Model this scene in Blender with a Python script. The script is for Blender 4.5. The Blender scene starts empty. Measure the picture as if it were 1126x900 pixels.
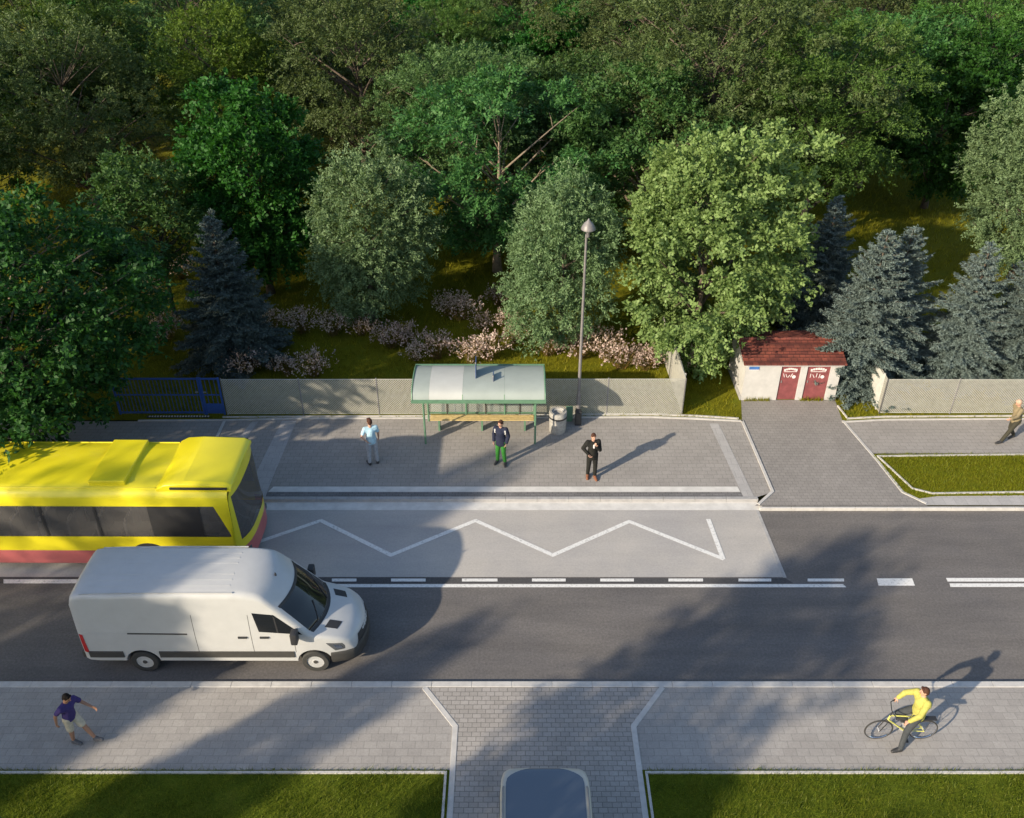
import bpy, bmesh, math, random
import numpy as np
from mathutils import Vector, Matrix
random.seed(7); np.random.seed(7)
R = math.radians
PI = math.pi
SC = bpy.context.scene
COL = SC.collection

# ------------------------------------------------------------------ camera model used to lay out the ground
F, PITCH, CAMH = 995.0, R(33.5), 18.3
def g(px, py, z=0.0):
    """ground point (metres) that lies under a survey point of the photograph"""
    dy = (py-450)/F; dx = (px-563)/F
    vy = math.cos(PITCH)-dy*math.sin(PITCH); vz = -math.sin(PITCH)-dy*math.cos(PITCH)
    t = (z-CAMH)/vz
    return (dx*t, vy*t)
PZ = 0.10          # level of pavements and lawns above the carriageway

# ------------------------------------------------------------------ materials
def nodes_of(name):
    m = bpy.data.materials.new(name); m.use_nodes = True
    nt = m.node_tree; bs = nt.nodes['Principled BSDF']
    return m, nt, bs
def N(nt, t, **kw):
    n = nt.nodes.new(t)
    for k, v in kw.items():
        if k in n.inputs: n.inputs[k].default_value = v
        else: setattr(n, k, v)
    return n
def L(nt, a, b): nt.links.new(a, b)
def ramp(nt, fac, stops):
    r = N(nt, 'ShaderNodeValToRGB')
    e = r.color_ramp.elements
    while len(e) > 1: e.remove(e[-1])
    e[0].position, e[0].color = stops[0][0], (*stops[0][1], 1)
    for p, c in stops[1:]:
        x = e.new(p); x.color = (*c, 1)
    L(nt, fac, r.inputs[0]); return r.outputs[0]
def mixc(nt, fac, a, b, mode='MIX'):
    m = N(nt, 'ShaderNodeMix', data_type='RGBA', blend_type=mode)
    for s, v in ((0, fac), (6, a), (7, b)):
        if hasattr(v, 'is_linked'): L(nt, v, m.inputs[s])
        else: m.inputs[s].default_value = v if s == 0 else (*v, 1)
    return m.outputs[2]
def objco(nt, scale=(1, 1, 1)):
    tc = N(nt, 'ShaderNodeTexCoord'); mp = N(nt, 'ShaderNodeMapping'); mp.inputs['Scale'].default_value = scale
    L(nt, tc.outputs['Object'], mp.inputs[0]); return mp.outputs[0]
def noise(nt, scale, detail=4, rough=.6, vec=None, stretch=(1, 1, 1)):
    n = N(nt, 'ShaderNodeTexNoise', Scale=scale, Detail=detail, Roughness=rough)
    L(nt, vec or objco(nt, stretch), n.inputs['Vector']); return n.outputs['Fac']
def bump(nt, bs, h, strength=.3, dist=.01):
    b = N(nt, 'ShaderNodeBump', Strength=strength, Distance=dist)
    L(nt, h, b.inputs['Height']); L(nt, b.outputs[0], bs.inputs['Normal'])

def plain(name, col, rough=.6, metal=0, var=.12, scale=6, spec=.5, coat=0):
    m, nt, bs = nodes_of(name)
    n = noise(nt, scale, 5)
    lo = tuple(c*(1-var) for c in col); hi = tuple(min(1, c*(1+var)) for c in col)
    L(nt, ramp(nt, n, [(.3, lo), (.7, hi)]), bs.inputs['Base Color'])
    bs.inputs['Roughness'].default_value = rough; bs.inputs['Metallic'].default_value = metal
    bs.inputs['Specular IOR Level'].default_value = spec
    bs.inputs['Coat Weight'].default_value = coat
    return m

def asphalt(name, base, streak=.25, gr=1.0):
    m, nt, bs = nodes_of(name)
    fine = noise(nt, 16, 5, .8); big = noise(nt, .9, 5, .6, stretch=(.25, 1.6, 1)); pat = noise(nt, .35, 4, .65)
    c = ramp(nt, fine, [(.25, tuple(x*(1-.45*gr) for x in base)), (.5, base), (.75, tuple(x*(1+.5*gr) for x in base))])
    c = mixc(nt, 1.0, c, ramp(nt, big, [(.3, (1-streak,)*3), (.7, (1+streak*.4,)*3)]), 'MULTIPLY')
    c = mixc(nt, 1.0, c, ramp(nt, pat, [(.35, (.88, .88, .9)), (.65, (1.05, 1.03, 1.0))]), 'MULTIPLY')
    L(nt, c, bs.inputs['Base Color']); bs.inputs['Roughness'].default_value = .82
    bump(nt, bs, fine, .35, .004); return m

def paver(name, a, b, w=.2, h=.1, mortar=.006, mort=.45, dirt=.2, rot=0):
    m, nt, bs = nodes_of(name)
    tc = N(nt, 'ShaderNodeTexCoord'); mp = N(nt, 'ShaderNodeMapping'); mp.inputs['Rotation'].default_value = (0, 0, rot)
    L(nt, tc.outputs['Object'], mp.inputs[0])
    wob = N(nt, 'ShaderNodeTexNoise', Scale=3.0, Detail=2)
    L(nt, mp.outputs[0], wob.inputs['Vector'])
    va = N(nt, 'ShaderNodeVectorMath', operation='MULTIPLY_ADD'); L(nt, wob.outputs['Color'], va.inputs[0])
    va.inputs[1].default_value = (.012, .012, 0); L(nt, mp.outputs[0], va.inputs[2])
    br = N(nt, 'ShaderNodeTexBrick', offset=.5)
    br.inputs['Scale'].default_value = 1; br.inputs['Brick Width'].default_value = w; br.inputs['Row Height'].default_value = h
    br.inputs['Mortar Size'].default_value = mortar; br.inputs['Mortar Smooth'].default_value = .3; br.inputs['Bias'].default_value = 0
    br.inputs['Color1'].default_value = (*a, 1); br.inputs['Color2'].default_value = (*b, 1)
    br.inputs['Mortar'].default_value = (*[x*mort for x in a], 1)
    L(nt, va.outputs[0], br.inputs['Vector'])
    c = mixc(nt, 1.0, br.outputs['Color'], ramp(nt, noise(nt, .7, 5, .65), [(.3, (1-dirt,)*3), (.7, (1.06,)*3)]), 'MULTIPLY')
    c = mixc(nt, 1.0, c, ramp(nt, noise(nt, 25, 3, .6), [(.3, (.9,)*3), (.7, (1.08,)*3)]), 'MULTIPLY')
    L(nt, c, bs.inputs['Base Color']); bs.inputs['Roughness'].default_value = .85
    iv = N(nt, 'ShaderNodeMath', operation='SUBTRACT'); iv.inputs[0].default_value = 1; L(nt, br.outputs['Fac'], iv.inputs[1])
    bump(nt, bs, iv.outputs[0], .5, .006); return m

def paint_mark(name, col):
    m, nt, bs = nodes_of(name)
    n = noise(nt, 14, 6, .75)
    c = ramp(nt, n, [(.32, tuple(x*.52 for x in col)), (.47, tuple(x*.90 for x in col)), (.7, col)])
    L(nt, c, bs.inputs['Base Color']); bs.inputs['Roughness'].default_value = .7; return m

def leafmat(name, cols, trans=.35, hue=.03, val=.55, rough=.55):
    """leaf colour differs leaf by leaf and tree by tree"""
    m, nt, bs = nodes_of(name)
    gi = N(nt, 'ShaderNodeNewGeometry'); oi = N(nt, 'ShaderNodeObjectInfo')
    k = len(cols)-1
    c = ramp(nt, gi.outputs['Random Per Island'], [(i/k, cc) for i, cc in enumerate(cols)])
    hs = N(nt, 'ShaderNodeHueSaturation'); L(nt, c, hs.inputs['Color'])
    mr = N(nt, 'ShaderNodeMapRange'); L(nt, oi.outputs['Random'], mr.inputs[0]); mr.inputs[3].default_value = .5-hue; mr.inputs[4].default_value = .5+hue
    L(nt, mr.outputs[0], hs.inputs['Hue'])
    mv = N(nt, 'ShaderNodeMapRange'); L(nt, oi.outputs['Random'], mv.inputs[0]); mv.inputs[3].default_value = 1-val*.5; mv.inputs[4].default_value = 1+val*.5
    L(nt, mv.outputs[0], hs.inputs['Value'])
    L(nt, hs.outputs[0], bs.inputs['Base Color']); bs.inputs['Roughness'].default_value = rough
    bs.inputs['Specular IOR Level'].default_value = .25
    tr = N(nt, 'ShaderNodeBsdfTranslucent'); L(nt, mixc(nt, 1.0, hs.outputs[0], (1.2, 1.25, .5), 'MULTIPLY'), tr.inputs['Color'])
    ms = N(nt, 'ShaderNodeMixShader'); ms.inputs[0].default_value = trans
    L(nt, bs.outputs[0], ms.inputs[1]); L(nt, tr.outputs[0], ms.inputs[2])
    L(nt, ms.outputs[0], nt.nodes['Material Output'].inputs['Surface']); return m

def glass(name, tint, alpha=.5, rough=.03):
    m, nt, bs = nodes_of(name)
    bs.inputs['Base Color'].default_value = (*tint, 1); bs.inputs['Roughness'].default_value = rough
    bs.inputs['Specular IOR Level'].default_value = .6
    tp = N(nt, 'ShaderNodeBsdfTransparent'); tp.inputs[0].default_value = (*[min(1, t*2+.25) for t in tint], 1)
    ms = N(nt, 'ShaderNodeMixShader'); ms.inputs[0].default_value = alpha
    L(nt, tp.outputs[0], ms.inputs[1]); L(nt, bs.outputs[0], ms.inputs[2])
    L(nt, ms.outputs[0], nt.nodes['Material Output'].inputs['Surface']); return m

M = {}
M['asphalt'] = asphalt('asphalt', (.152, .141, .135), .22, .85)
M['asphalt_dark'] = asphalt('asphalt_strip', (.075, .073, .075), .1)
M['bay'] = asphalt('bay_concrete', (.43, .41, .39), .10, .32)
M['paver'] = paver('grey_pavers', (.315, .292, .27), (.345, .32, .297), w=.3, h=.2, mort=.62, dirt=.12)
M['paver_near'] = paver('near_pavers', (.335, .312, .29), (.375, .35, .325), w=.3, h=.2, mort=.74, dirt=.15)
M['paver_drive'] = paver('drive_pavers', (.265, .245, .228), (.30, .278, .258), w=.2, h=.15, mort=.6, dirt=.12)
M['paver_near_drive'] = paver('near_drive_pavers', (.33, .305, .28), (.39, .36, .335), w=.21, h=.13, mort=.54, mortar=.008, dirt=.15)
M['paver_light'] = paver('pale_slabs', (.40, .385, .375), (.44, .42, .41), w=.35, h=.35, mort=.75, dirt=.12)
M['paver_dark'] = paver('dark_pavers', (.17, .165, .165), (.21, .20, .20))
M['concrete_white'] = plain('pale_concrete', (.62, .60, .57), .8, var=.12, scale=3)
M['kerb'] = plain('kerb_stone', (.51, .49, .465), .85, var=.12, scale=5)
M['kerb_grey'] = plain('grey_kerb_stone', (.36, .35, .345), .85, var=.15, scale=5)
M['white'] = paint_mark('road_paint', (.78, .77, .75))
M['van_white'] = plain('white_paint', (.50, .50, .495), .38, var=.04, scale=3, coat=.3)
M['bus_yellow'] = plain('yellow_paint', (.80, .69, .02), .32, var=.04, scale=1.5, coat=.3)
M['bus_red'] = plain('red_paint', (.50, .135, .135), .4, var=.08, scale=2)
M['black_plastic'] = plain('black_plastic', (.03, .03, .032), .55)
M['dark_plastic'] = plain('charcoal_plastic', (.055, .052, .048), .6)
M['rubber'] = plain('tyre_rubber', (.04, .039, .037), .85, scale=20)
M['rim'] = plain('wheel_steel', (.60, .60, .60), .4, .3)
M['chrome'] = plain('chrome', (.7, .7, .72), .15, 1)
M['glass_dark'] = glass('dark_glass', (.012, .014, .016), .90)
M['glass_bus'] = glass('bus_glass', (.15, .143, .138), .60)
M['glass_blue'] = glass('blue_tinted_glass', (.12, .15, .19), .97, .12)
M['glass_clear'] = glass('clear_panel', (.42, .47, .45), .22, .05)
M['lamp_clear'] = plain('headlamp_lens', (.10, .105, .11), .08)
M['red_lens'] = plain('red_lens', (.45, .02, .02), .2)
M['beige_paint'] = plain('pale_beige_paint', (.50, .47, .40), .35, var=.03, coat=.3)
M['interior'] = plain('dark_interior', (.12, .12, .125), .8)
M['seat'] = plain('seat_fabric', (.30, .30, .34), .8)
M['pole_yellow'] = plain('grab_pole', (.75, .7, .6), .4)
M['green_steel'] = plain('green_steel', (.115, .225, .14), .45)
M['orange_wood'] = plain('orange_wood', (.55, .27, .09), .6)
M['yellow_wood'] = plain('yellow_wood', (.54, .41, .18), .6, var=.2, scale=8)
M['poly'] = plain('roof_sheet', (.33, .37, .345), .4, var=.06, scale=2)
M['poly_light'] = plain('roof_sheet_pale', (.47, .48, .46), .4, var=.05, scale=2)  # paler than the other roof panes
M['navy'] = plain('navy_sign', (.05, .09, .20), .4)
M['galv'] = plain('galvanised_steel', (.30, .29, .285), .5, .4)
M['lampgrey'] = plain('lamp_steel', (.20, .185, .18), .5, .2)
M['bin_concrete'] = plain('bin_concrete', (.36, .345, .32), .9, var=.25, scale=9)
M['fence_wire'] = plain('fence_wire', (.45, .44, .385), .6, .1)
M['fence_pale'] = plain('pale_fence_panel', (.55, .54, .50), .7, .0)
M['blue_gate'] = plain('blue_gate_paint', (.03, .085, .30), .45)
M['wall_white'] = plain('whitewashed_render', (.50, .485, .465), .9, var=.10, scale=2.5)
M['red_door'] = plain('faded_red_door', (.22, .060, .062), .65, var=.25, scale=4)
M['chalk'] = plain('white_paint_marks', (.72, .66, .64), .8, var=.2, scale=30)
M['sign_blue'] = plain('blue_enamel', (.06, .16, .42), .4)
M['bark'] = plain('bark', (.105, .08, .06), .9, var=.4, scale=9)
M['bark_dark'] = plain('dark_bark', (.05, .04, .033), .9, var=.4, scale=9)
M['bark_pale'] = plain('pale_bark', (.23, .18, .13), .9, var=.35, scale=9)
M['skin'] = plain('skin', (.52, .30, .21), .55, var=.05)
M['skin_tan'] = plain('tanned_skin', (.36, .19, .12), .55, var=.05)
M['hair_dark'] = plain('dark_hair', (.010, .008, .007), .75, spec=.1)
M['hair_brown'] = plain('brown_hair', (.075, .034, .022), .7, spec=.15)
M['hair_fair'] = plain('fair_hair', (.55, .37, .26), .6)
M['eye'] = plain('eye', (.03, .02, .02), .3)
M['lip'] = plain('lip', (.38, .14, .11), .5)

def tiles():
    m, nt, bs = nodes_of('clay_roof_tiles')
    br = N(nt, 'ShaderNodeTexBrick', offset=.5); br.inputs['Scale'].default_value = 1
    br.inputs['Brick Width'].default_value = .22; br.inputs['Row Height'].default_value = .17
    br.inputs['Mortar Size'].default_value = .014; br.inputs['Mortar Smooth'].default_value = .5
    br.inputs['Color1'].default_value = (.21, .062, .042, 1); br.inputs['Color2'].default_value = (.115, .032, .026, 1)
    br.inputs['Mortar'].default_value = (.06, .018, .015, 1)
    L(nt, objco(nt), br.inputs['Vector'])
    c = mixc(nt, 1.0, br.outputs['Color'], ramp(nt, noise(nt, 3, 5), [(.3, (.72,)*3), (.7, (1.3, 1.2, 1.15))]), 'MULTIPLY')
    L(nt, c, bs.inputs['Base Color']); bs.inputs['Roughness'].default_value = .75; return m
M['tiles'] = tiles()

def soil(name, a, b, c, scale=1.2):
    m, nt, bs = nodes_of(name)
    n = noise(nt, scale, 7, .7); f = noise(nt, 30, 4, .7)
    col = ramp(nt, n, [(.3, a), (.5, b), (.72, c)])
    col = mixc(nt, 1.0, col, ramp(nt, f, [(.3, (.6,)*3), (.7, (1.35,)*3)]), 'MULTIPLY')
    L(nt, col, bs.inputs['Base Color']); bs.inputs['Roughness'].default_value = .95
    bs.inputs['Specular IOR Level'].default_value = .1
    bump(nt, bs, f, .8, .05); return m
M['turf'] = soil('turf', (.10, .105, .006), (.17, .165, .010), (.13, .155, .012))
M['lawn'] = soil('lawn', (.06, .085, .007), (.10, .13, .010), (.13, .145, .015), 2.0)
M['earth'] = soil('earth', (.05, .055, .012), (.08, .075, .02), (.06, .07, .012))
M['blade_near'] = leafmat('lawn_blades', [(.075, .11, .007), (.14, .18, .014), (.18, .19, .022)], .35, 0, 0)
M['blade_verge'] = leafmat('verge_blades', [(.12, .15, .006), (.18, .205, .010), (.21, .215, .012)], .3, 0, 0)
M['blade_wood'] = leafmat('meadow_blades', [(.14, .145, .006), (.23, .215, .008), (.28, .25, .012)], .3, 0, 0)  # blade colour brightened in place of sun the trees keep off the clearing

# ------------------------------------------------------------------ mesh helpers
class MB:
    def __init__(s): s.v = []; s.f = []; s.m = []
    def add(s, vs, fs, mi=0):
        o = len(s.v); s.v += [tuple(p) for p in vs]; s.f += [tuple(i+o for i in f) for f in fs]; s.m += [mi]*len(fs); return s
    def box(s, c, d, rz=0, mi=0, rx=0, ry=0):
        q = Matrix.Rotation(rz, 3, 'Z') @ Matrix.Rotation(ry, 3, 'Y') @ Matrix.Rotation(rx, 3, 'X')
        vs = [Vector(c)+q @ Vector((x*d[0]/2, y*d[1]/2, z*d[2]/2)) for x in (-1, 1) for y in (-1, 1) for z in (-1, 1)]
        return s.add(vs, [(0, 1, 3, 2), (4, 6, 7, 5), (0, 4, 5, 1), (2, 3, 7, 6), (0, 2, 6, 4), (1, 5, 7, 3)], mi)
    def tube(s, pts, rad, n=8, mi=0, cap=True):
        pts = [Vector(p) for p in pts]
        if not hasattr(rad, '__len__'): rad = [rad]*len(pts)
        vs = []; u = None
        for i, p in enumerate(pts):
            d = (pts[min(i+1, len(pts)-1)]-pts[max(i-1, 0)])
            d = d.normalized() if d.length > 1e-9 else Vector((0, 0, 1))
            if u is None: u = d.orthogonal().normalized()
            else:
                u = u-d*u.dot(d); u = u.normalized() if u.length > 1e-6 else d.orthogonal().normalized()
            w = d.cross(u)
            vs += [p+(u*math.cos(2*PI*k/n)+w*math.sin(2*PI*k/n))*rad[i] for k in range(n)]
        fs = [(i*n+k, i*n+(k+1) % n, (i+1)*n+(k+1) % n, (i+1)*n+k) for i in range(len(pts)-1) for k in range(n)]
        if cap: fs += [tuple(range(n-1, -1, -1)), tuple(range((len(pts)-1)*n, len(pts)*n))]
        return s.add(vs, fs, mi)
    def lathe(s, prof, c=(0, 0, 0), n=24, axis='Z', mi=0, closed=False):
        vs = []
        for r, h in prof:
            for k in range(n):
                a = 2*PI*k/n; p = (r*math.cos(a), r*math.sin(a), h)
                if axis == 'Y': p = (p[0], p[2], p[1])
                if axis == 'X': p = (p[2], p[0], p[1])
                vs.append((p[0]+c[0], p[1]+c[1], p[2]+c[2]))
        m = len(prof)
        fs = [(i*n+k, i*n+(k+1) % n, ((i+1) % m)*n+(k+1) % n, ((i+1) % m)*n+k) for i in range(m if closed else m-1) for k in range(n)]
        if not closed: fs += [tuple(range(n-1, -1, -1)), tuple(range((m-1)*n, m*n))]
        return s.add(vs, fs, mi)
    def prism(s, poly, z0, z1, mi=0):
        n = len(poly)
        a = sum(poly[i][0]*poly[(i+1) % n][1]-poly[(i+1) % n][0]*poly[i][1] for i in range(n))
        if a < 0: poly = poly[::-1]
        vs = [(x, y, z0) for x, y in poly]+[(x, y, z1) for x, y in poly]
        return s.add(vs, [tuple(range(n-1, -1, -1)), tuple(range(n, 2*n))]+[(i, (i+1) % n, n+(i+1) % n, n+i) for i in range(n)], mi)
    def strip(s, line, w, z0, z1, mi=0):
        """a kerb or painted band of width w along a polyline, mitred"""
        p = [Vector(q) for q in line]; l = []; r = []
        for i in range(len(p)):
            d0 = (p[i]-p[i-1]).normalized() if i else None; d1 = (p[i+1]-p[i]).normalized() if i < len(p)-1 else None
            d = (d0+d1).normalized() if d0 and d1 else (d0 or d1)
            nn = Vector((-d.y, d.x)); k = w/2/max(.35, nn.dot(Vector((-(d0 or d1).y, (d0 or d1).x))))
            l.append(p[i]+nn*k); r.append(p[i]-nn*k)
        for i in range(len(p)-1):
            s.prism([tuple(l[i]), tuple(r[i]), tuple(r[i+1]), tuple(l[i+1])], z0, z1, mi)
        return s
    def cap(s, a, ra, b, rb, n=14):
        """tapered capsule"""
        a = Vector(a); b = Vector(b); d = (b-a); ln = d.length; d = d/ln if ln > 1e-6 else Vector((0, 0, 1))
        pts = []; rad = []
        for k in range(5):
            t = PI/2*(k/4); pts.append(a-d*ra*math.cos(t)); rad.append(max(1e-4, ra*math.sin(t)))
        for k in range(5):
            t = PI/2*(k/4); pts.append(b+d*rb*math.sin(t)); rad.append(max(1e-4, rb*math.cos(t)))
        u = d.orthogonal().normalized(); w = d.cross(u); vs = []
        for p, r in zip(pts, rad): vs += [p+(u*math.cos(2*PI*k/n)+w*math.sin(2*PI*k/n))*r for k in range(n)]
        fs = [(i*n+k, i*n+(k+1) % n, (i+1)*n+(k+1) % n, (i+1)*n+k) for i in range(9) for k in range(n)]
        return s.add(vs, fs+[tuple(range(n-1, -1, -1)), tuple(range(9*n, 10*n))])
    def ell(s, c, r, q=None, n=16):
        c = Vector(c); vs = []; m = 10; q = q or Matrix.Identity(3)
        for i in range(m+1):
            t = PI*i/m
            for k in range(n):
                a = 2*PI*k/n; rr = max(1e-3, math.sin(t))
                vs.append(c+q @ Vector((r[0]*rr*math.cos(a), r[1]*rr*math.sin(a), -r[2]*math.cos(t))))
        fs = [(i*n+k, i*n+(k+1) % n, (i+1)*n+(k+1) % n, (i+1)*n+k) for i in range(m) for k in range(n)]
        return s.add(vs, fs+[tuple(range(n-1, -1, -1)), tuple(range(m*n, (m+1)*n))])
    def mesh(s, name, mats, smooth=False, bevel=0, ang=40):
        me = bpy.data.meshes.new(name); me.from_pydata(s.v, [], s.f)
        mats = mats if isinstance(mats, (list, tuple)) else [mats]
        for m in mats: me.materials.append(m)
        if len(mats) > 1: me.polygons.foreach_set('material_index', s.m)
        bm = bmesh.new(); bm.from_mesh(me); bmesh.ops.recalc_face_normals(bm, faces=bm.faces)
        if bevel:
            es = [e for e in bm.edges if len(e.link_faces) == 2 and e.calc_face_angle(0) > R(30)]
            bmesh.ops.bevel(bm, geom=es, offset=bevel, segments=2, profile=.6, affect='EDGES', clamp_overlap=True)
        bm.to_mesh(me); bm.free()
        if smooth: me.shade_smooth()
        if smooth and ang < 180: me.set_sharp_from_angle(angle=R(ang))
        return me
    def build(s, name, mats, parent=None, **kw):
        return obj(name, s.mesh(name, mats, **kw), parent)

def obj(name, me, parent=None, loc=None):
    o = bpy.data.objects.new(name, me); COL.objects.link(o)
    if parent: o.parent = parent
    if loc: o.location = loc
    return o
def tag(o, label=None, cat=None, group=None, kind=None):
    if label: o['label'] = label
    if cat: o['category'] = cat
    if group: o['group'] = group
    if kind: o['kind'] = kind
    return o
def thing(name, label, cat, loc=(0, 0, 0), rz=0, group=None):
    o = bpy.data.objects.new(name, None); COL.objects.link(o); o.empty_display_size = .3
    o.location = loc; o.rotation_euler = (0, 0, rz); return tag(o, label, cat, group)
def struct(o): o['kind'] = 'structure'; return o
def stuff(o, label=None, cat=None): return tag(o, label, cat, None, 'stuff')
def copy_tree(root, loc, rz, scale=1, label=None, group=None):
    c = root.copy(); COL.objects.link(c); c.location = loc; c.rotation_euler = (0, 0, rz)
    c.scale = (scale,)*3 if not hasattr(scale, '__len__') else scale
    if label: c['label'] = label
    if group: c['group'] = group
    for ch in root.children:
        d = ch.copy(); COL.objects.link(d); d.parent = c
        for gr in ch.children:
            e = gr.copy(); COL.objects.link(e); e.parent = d
    return c

# ------------------------------------------------------------------ ground
def sheet(name, poly, z, m, kind='structure', thick=None):
    b = MB()
    if thick: b.prism(poly, z-thick, z)
    else: b.add([(x, y, z) for x, y in poly], [tuple(range(len(poly)))])
    o = b.build(name, m); o['kind'] = kind; return o
def P(*pts, z=PZ): return [g(x, y, z) for x, y in pts]
XW = 60
sheet('ground', [(-400, -300), (400, -300), (400, 500), (-400, 500)], -.03, M['earth'])
KN = g(563, 756, PZ)[1]      # near pavement / kerb line
KN2 = g(563, 749.2, PZ+.02)[1]
sheet('road', [(-XW, KN2-.02), (XW, KN2-.02), (XW, 22.0), (-XW, 22.0)], 0, M['asphalt'])
ylaw = g(563, 847, PZ)[1]
sheet('near_pavement', [(-XW, ylaw-.02), (XW, ylaw-.02), (XW, KN), (-XW, KN)], PZ, M['paver_near'], thick=.12)
b = MB(); n = 120
for i in range(n):
    x0 = -XW+2*XW*i/n; b.box((x0+XW/n, (KN+KN2)/2, .045), (2*XW/n-.006, KN2-KN, .15))
struct(b.build('kerb', M['kerb'], bevel=.012))
# near driveway, flush with the pavement
xa, xb = g(503.5, 797, PZ)[0], g(694, 800, PZ)[0]
yk = g(500, 799, PZ)[1]
dl, dr = g(469, 757, PZ)[0], g(726, 757, PZ)[0]
sheet('near_driveway', [(xa, -5), (xb, -5), (xb, yk), (dr, KN), (dl, KN), (xa, yk)], PZ+.004, M['paver_near_drive'])
for side, x, xd in ((-1, xa, dl), (1, xb, dr)):
    b = MB(); b.strip([(x+side*.06, -5), (x+side*.06, yk), (xd+side*.06, KN)], .13, PZ-.05, PZ+.014)
    struct(b.build('edging_kerb', M['kerb'], bevel=.006))
# near lawns and their thin edging
for x0, x1, lx in ((-XW, g(490, 852, PZ)[0], 1), (g(711, 853, PZ)[0], XW, 0)):
    yl = g(563, 850.5, PZ)[1]
    sheet('lawn', [(x0 if lx else x0-.1, -40), (x1+.1 if lx else x1, -40), (x1+.1 if lx else x1, ylaw), (x0 if lx else x0-.1, ylaw)], PZ+.008, M['lawn'])
    b = MB(); n = 50
    pts = [(x0, yl), (x1, yl), (x1, -5)] if lx else [(x0, -5), (x0, yl), (x1, yl)]
    b.strip(pts, .055, PZ-.05, PZ+.05); struct(b.build('lawn_edging', M['kerb']))

# bus bay
bay = [(-30, 18.95), g(863, 635), g(832, 561), (-30, g(563, 561)[1])]
sheet('bus_bay', bay, .006, M['bay'])
sheet('asphalt_strip', [(-30, 18.68), (8.0, 18.68), g(863, 636), (-30, 18.95)], .003, M['asphalt_dark'])
b = MB(); b.strip([g(832, 560), g(863, 635.5)], .10, 0, .011); struct(b.build('bay_edging', M['kerb_grey']))
yg0, yg1 = g(563, 561.5)[1], g(563, 552, .02)[1]
sheet('gutter', [(-30, yg0), (8.0, yg0), (7.75, yg1), (-30, yg1)], .012, M['concrete_white'])
yc1 = g(563, 546.8, PZ)[1]
b = MB()
for i in range(38):
    b.box((-30.2+i+.5, (yg1+yc1)/2, .05), (.994, yc1-yg1, .15))
struct(b.build('kerb', M['kerb_grey'], bevel=.012))
# platform pavement
def back(px): # back edge of the pavement
    return 463.5 if px < 240 else 461.5
plat = [(-30, yc1)]+P((832, 547), (851, 541), (815, 464), (715, 460), (320, 461.5), (247, 463.5))+[(-30, g(247, 463.5, PZ)[1])]
sheet('platform_pavement', plat, PZ, M['paver'])
ys0, ys1 = g(563, 541.3, PZ)[1], g(563, 535.5, PZ)[1]
sheet('dark_paving_band', [(-9, yc1), g(825, 547, PZ), g(822, 541.5, PZ), (-9, ys0)], PZ+.004, M['paver_dark'])
sheet('pale_paving_band', [(g(296, 538, PZ)[0], ys0), (g(814, 541, PZ)[0], ys0), (g(811, 536, PZ)[0], ys1), (g(300, 538, PZ)[0], ys1)], PZ+.008, M['concrete_white'])
sheet('tactile_strip', P((310, 463), (326, 463), (296, 535), (290, 552), (266, 552)), PZ+.006, M['paver_light'])
sheet('tactile_strip', P((780, 466), (790, 466), (830, 548), (818, 548)), PZ+.006, M['paver_light'])
sheet('tactile_strip', P((277, 464), (284, 464), (258, 500), (248, 500)), PZ+.006, M['paver_light'])
b = MB(); b.strip(P((247, 463), (238, 482)), .1, PZ-.05, PZ+.015); struct(b.build('edging_kerb', M['kerb']))
b = MB(); b.strip(P((152, 463), (245, 462.5), (330, 460.7), (715, 459), (765, 460.5), (817, 463.5)), .07, PZ-.05, PZ+.03); struct(b.build('edging_kerb', M['kerb']))
b = MB(); b.strip(P((245, 459.5), (715, 456.5), (765, 458), (812, 461)), .05, PZ-.05, PZ+.05); struct(b.build('edging_kerb', M['kerb']))
# far driveway to the little building
drive = P((815, 440), (918, 440), (926, 462), (962, 505), (991, 541), (1020, 556.5), (830, 556.5), (851, 541), (816, 464))
sheet('driveway', drive, PZ+.003, M['paver_drive'])
b = MB(); b.strip(P((816, 463), (849.5, 541), (834, 555)), .09, PZ-.05, PZ+.03); struct(b.build('edging_kerb', M['kerb']))
b = MB(); b.strip(P((927, 463), (964, 506), (992.5, 541.5), (1019, 554)), .09, PZ-.05, PZ+.02); struct(b.build('edging_kerb', M['kerb']))
yk0, yk1 = g(900, 562, 0)[1], g(900, 557.5, PZ)[1]
b = MB()
for i in range(52):
    b.box((7.75+i+.5, (yk0+yk1)/2, .04), (.994, yk1-yk0, .15))
struct(b.build('kerb', M['kerb'], bevel=.012))
# right-hand footpath, verge
pr = P((927, 463), (972, 461), (1126, 460))
sheet('footpath', pr+[(XW, pr[-1][1]), (XW, g(1126, 499, PZ)[1])]+P((958, 499)), PZ+.003, M['paver'])
sheet('pale_paving', P((1019, 555.8), (1008, 549), (1030, 545.5), (1126, 544.5))+[(XW, g(1126, 544.5, PZ)[1]), (XW, g(1126, 556.5, PZ)[1])], PZ+.002, M['paver_light'])
vg = P((958, 499.5), (1126, 499))+[(XW, g(1126, 499, PZ)[1]), (XW, g(1126, 545, PZ)[1])]+P((1126, 545), (1030, 546), (1008, 549), (991, 541))
sheet('verge', vg, PZ+.006, M['turf'])
b = MB(); b.strip([(XW, g(1126, 500.5, PZ)[1])]+P((1126, 500.5), (965, 502.5), (1003, 538), (1025, 543.5), (1126, 542))+[(XW, g(1126, 542, PZ)[1])], .05, PZ-.05, PZ+.05); struct(b.build('verge_edging', M['kerb']))
b = MB(); b.strip(P((926, 464.5), (972, 462), (1126, 461))+[(XW, g(1126, 461, PZ)[1])], .07, PZ-.05, PZ+.03); struct(b.build('edging_kerb', M['kerb']))
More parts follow.
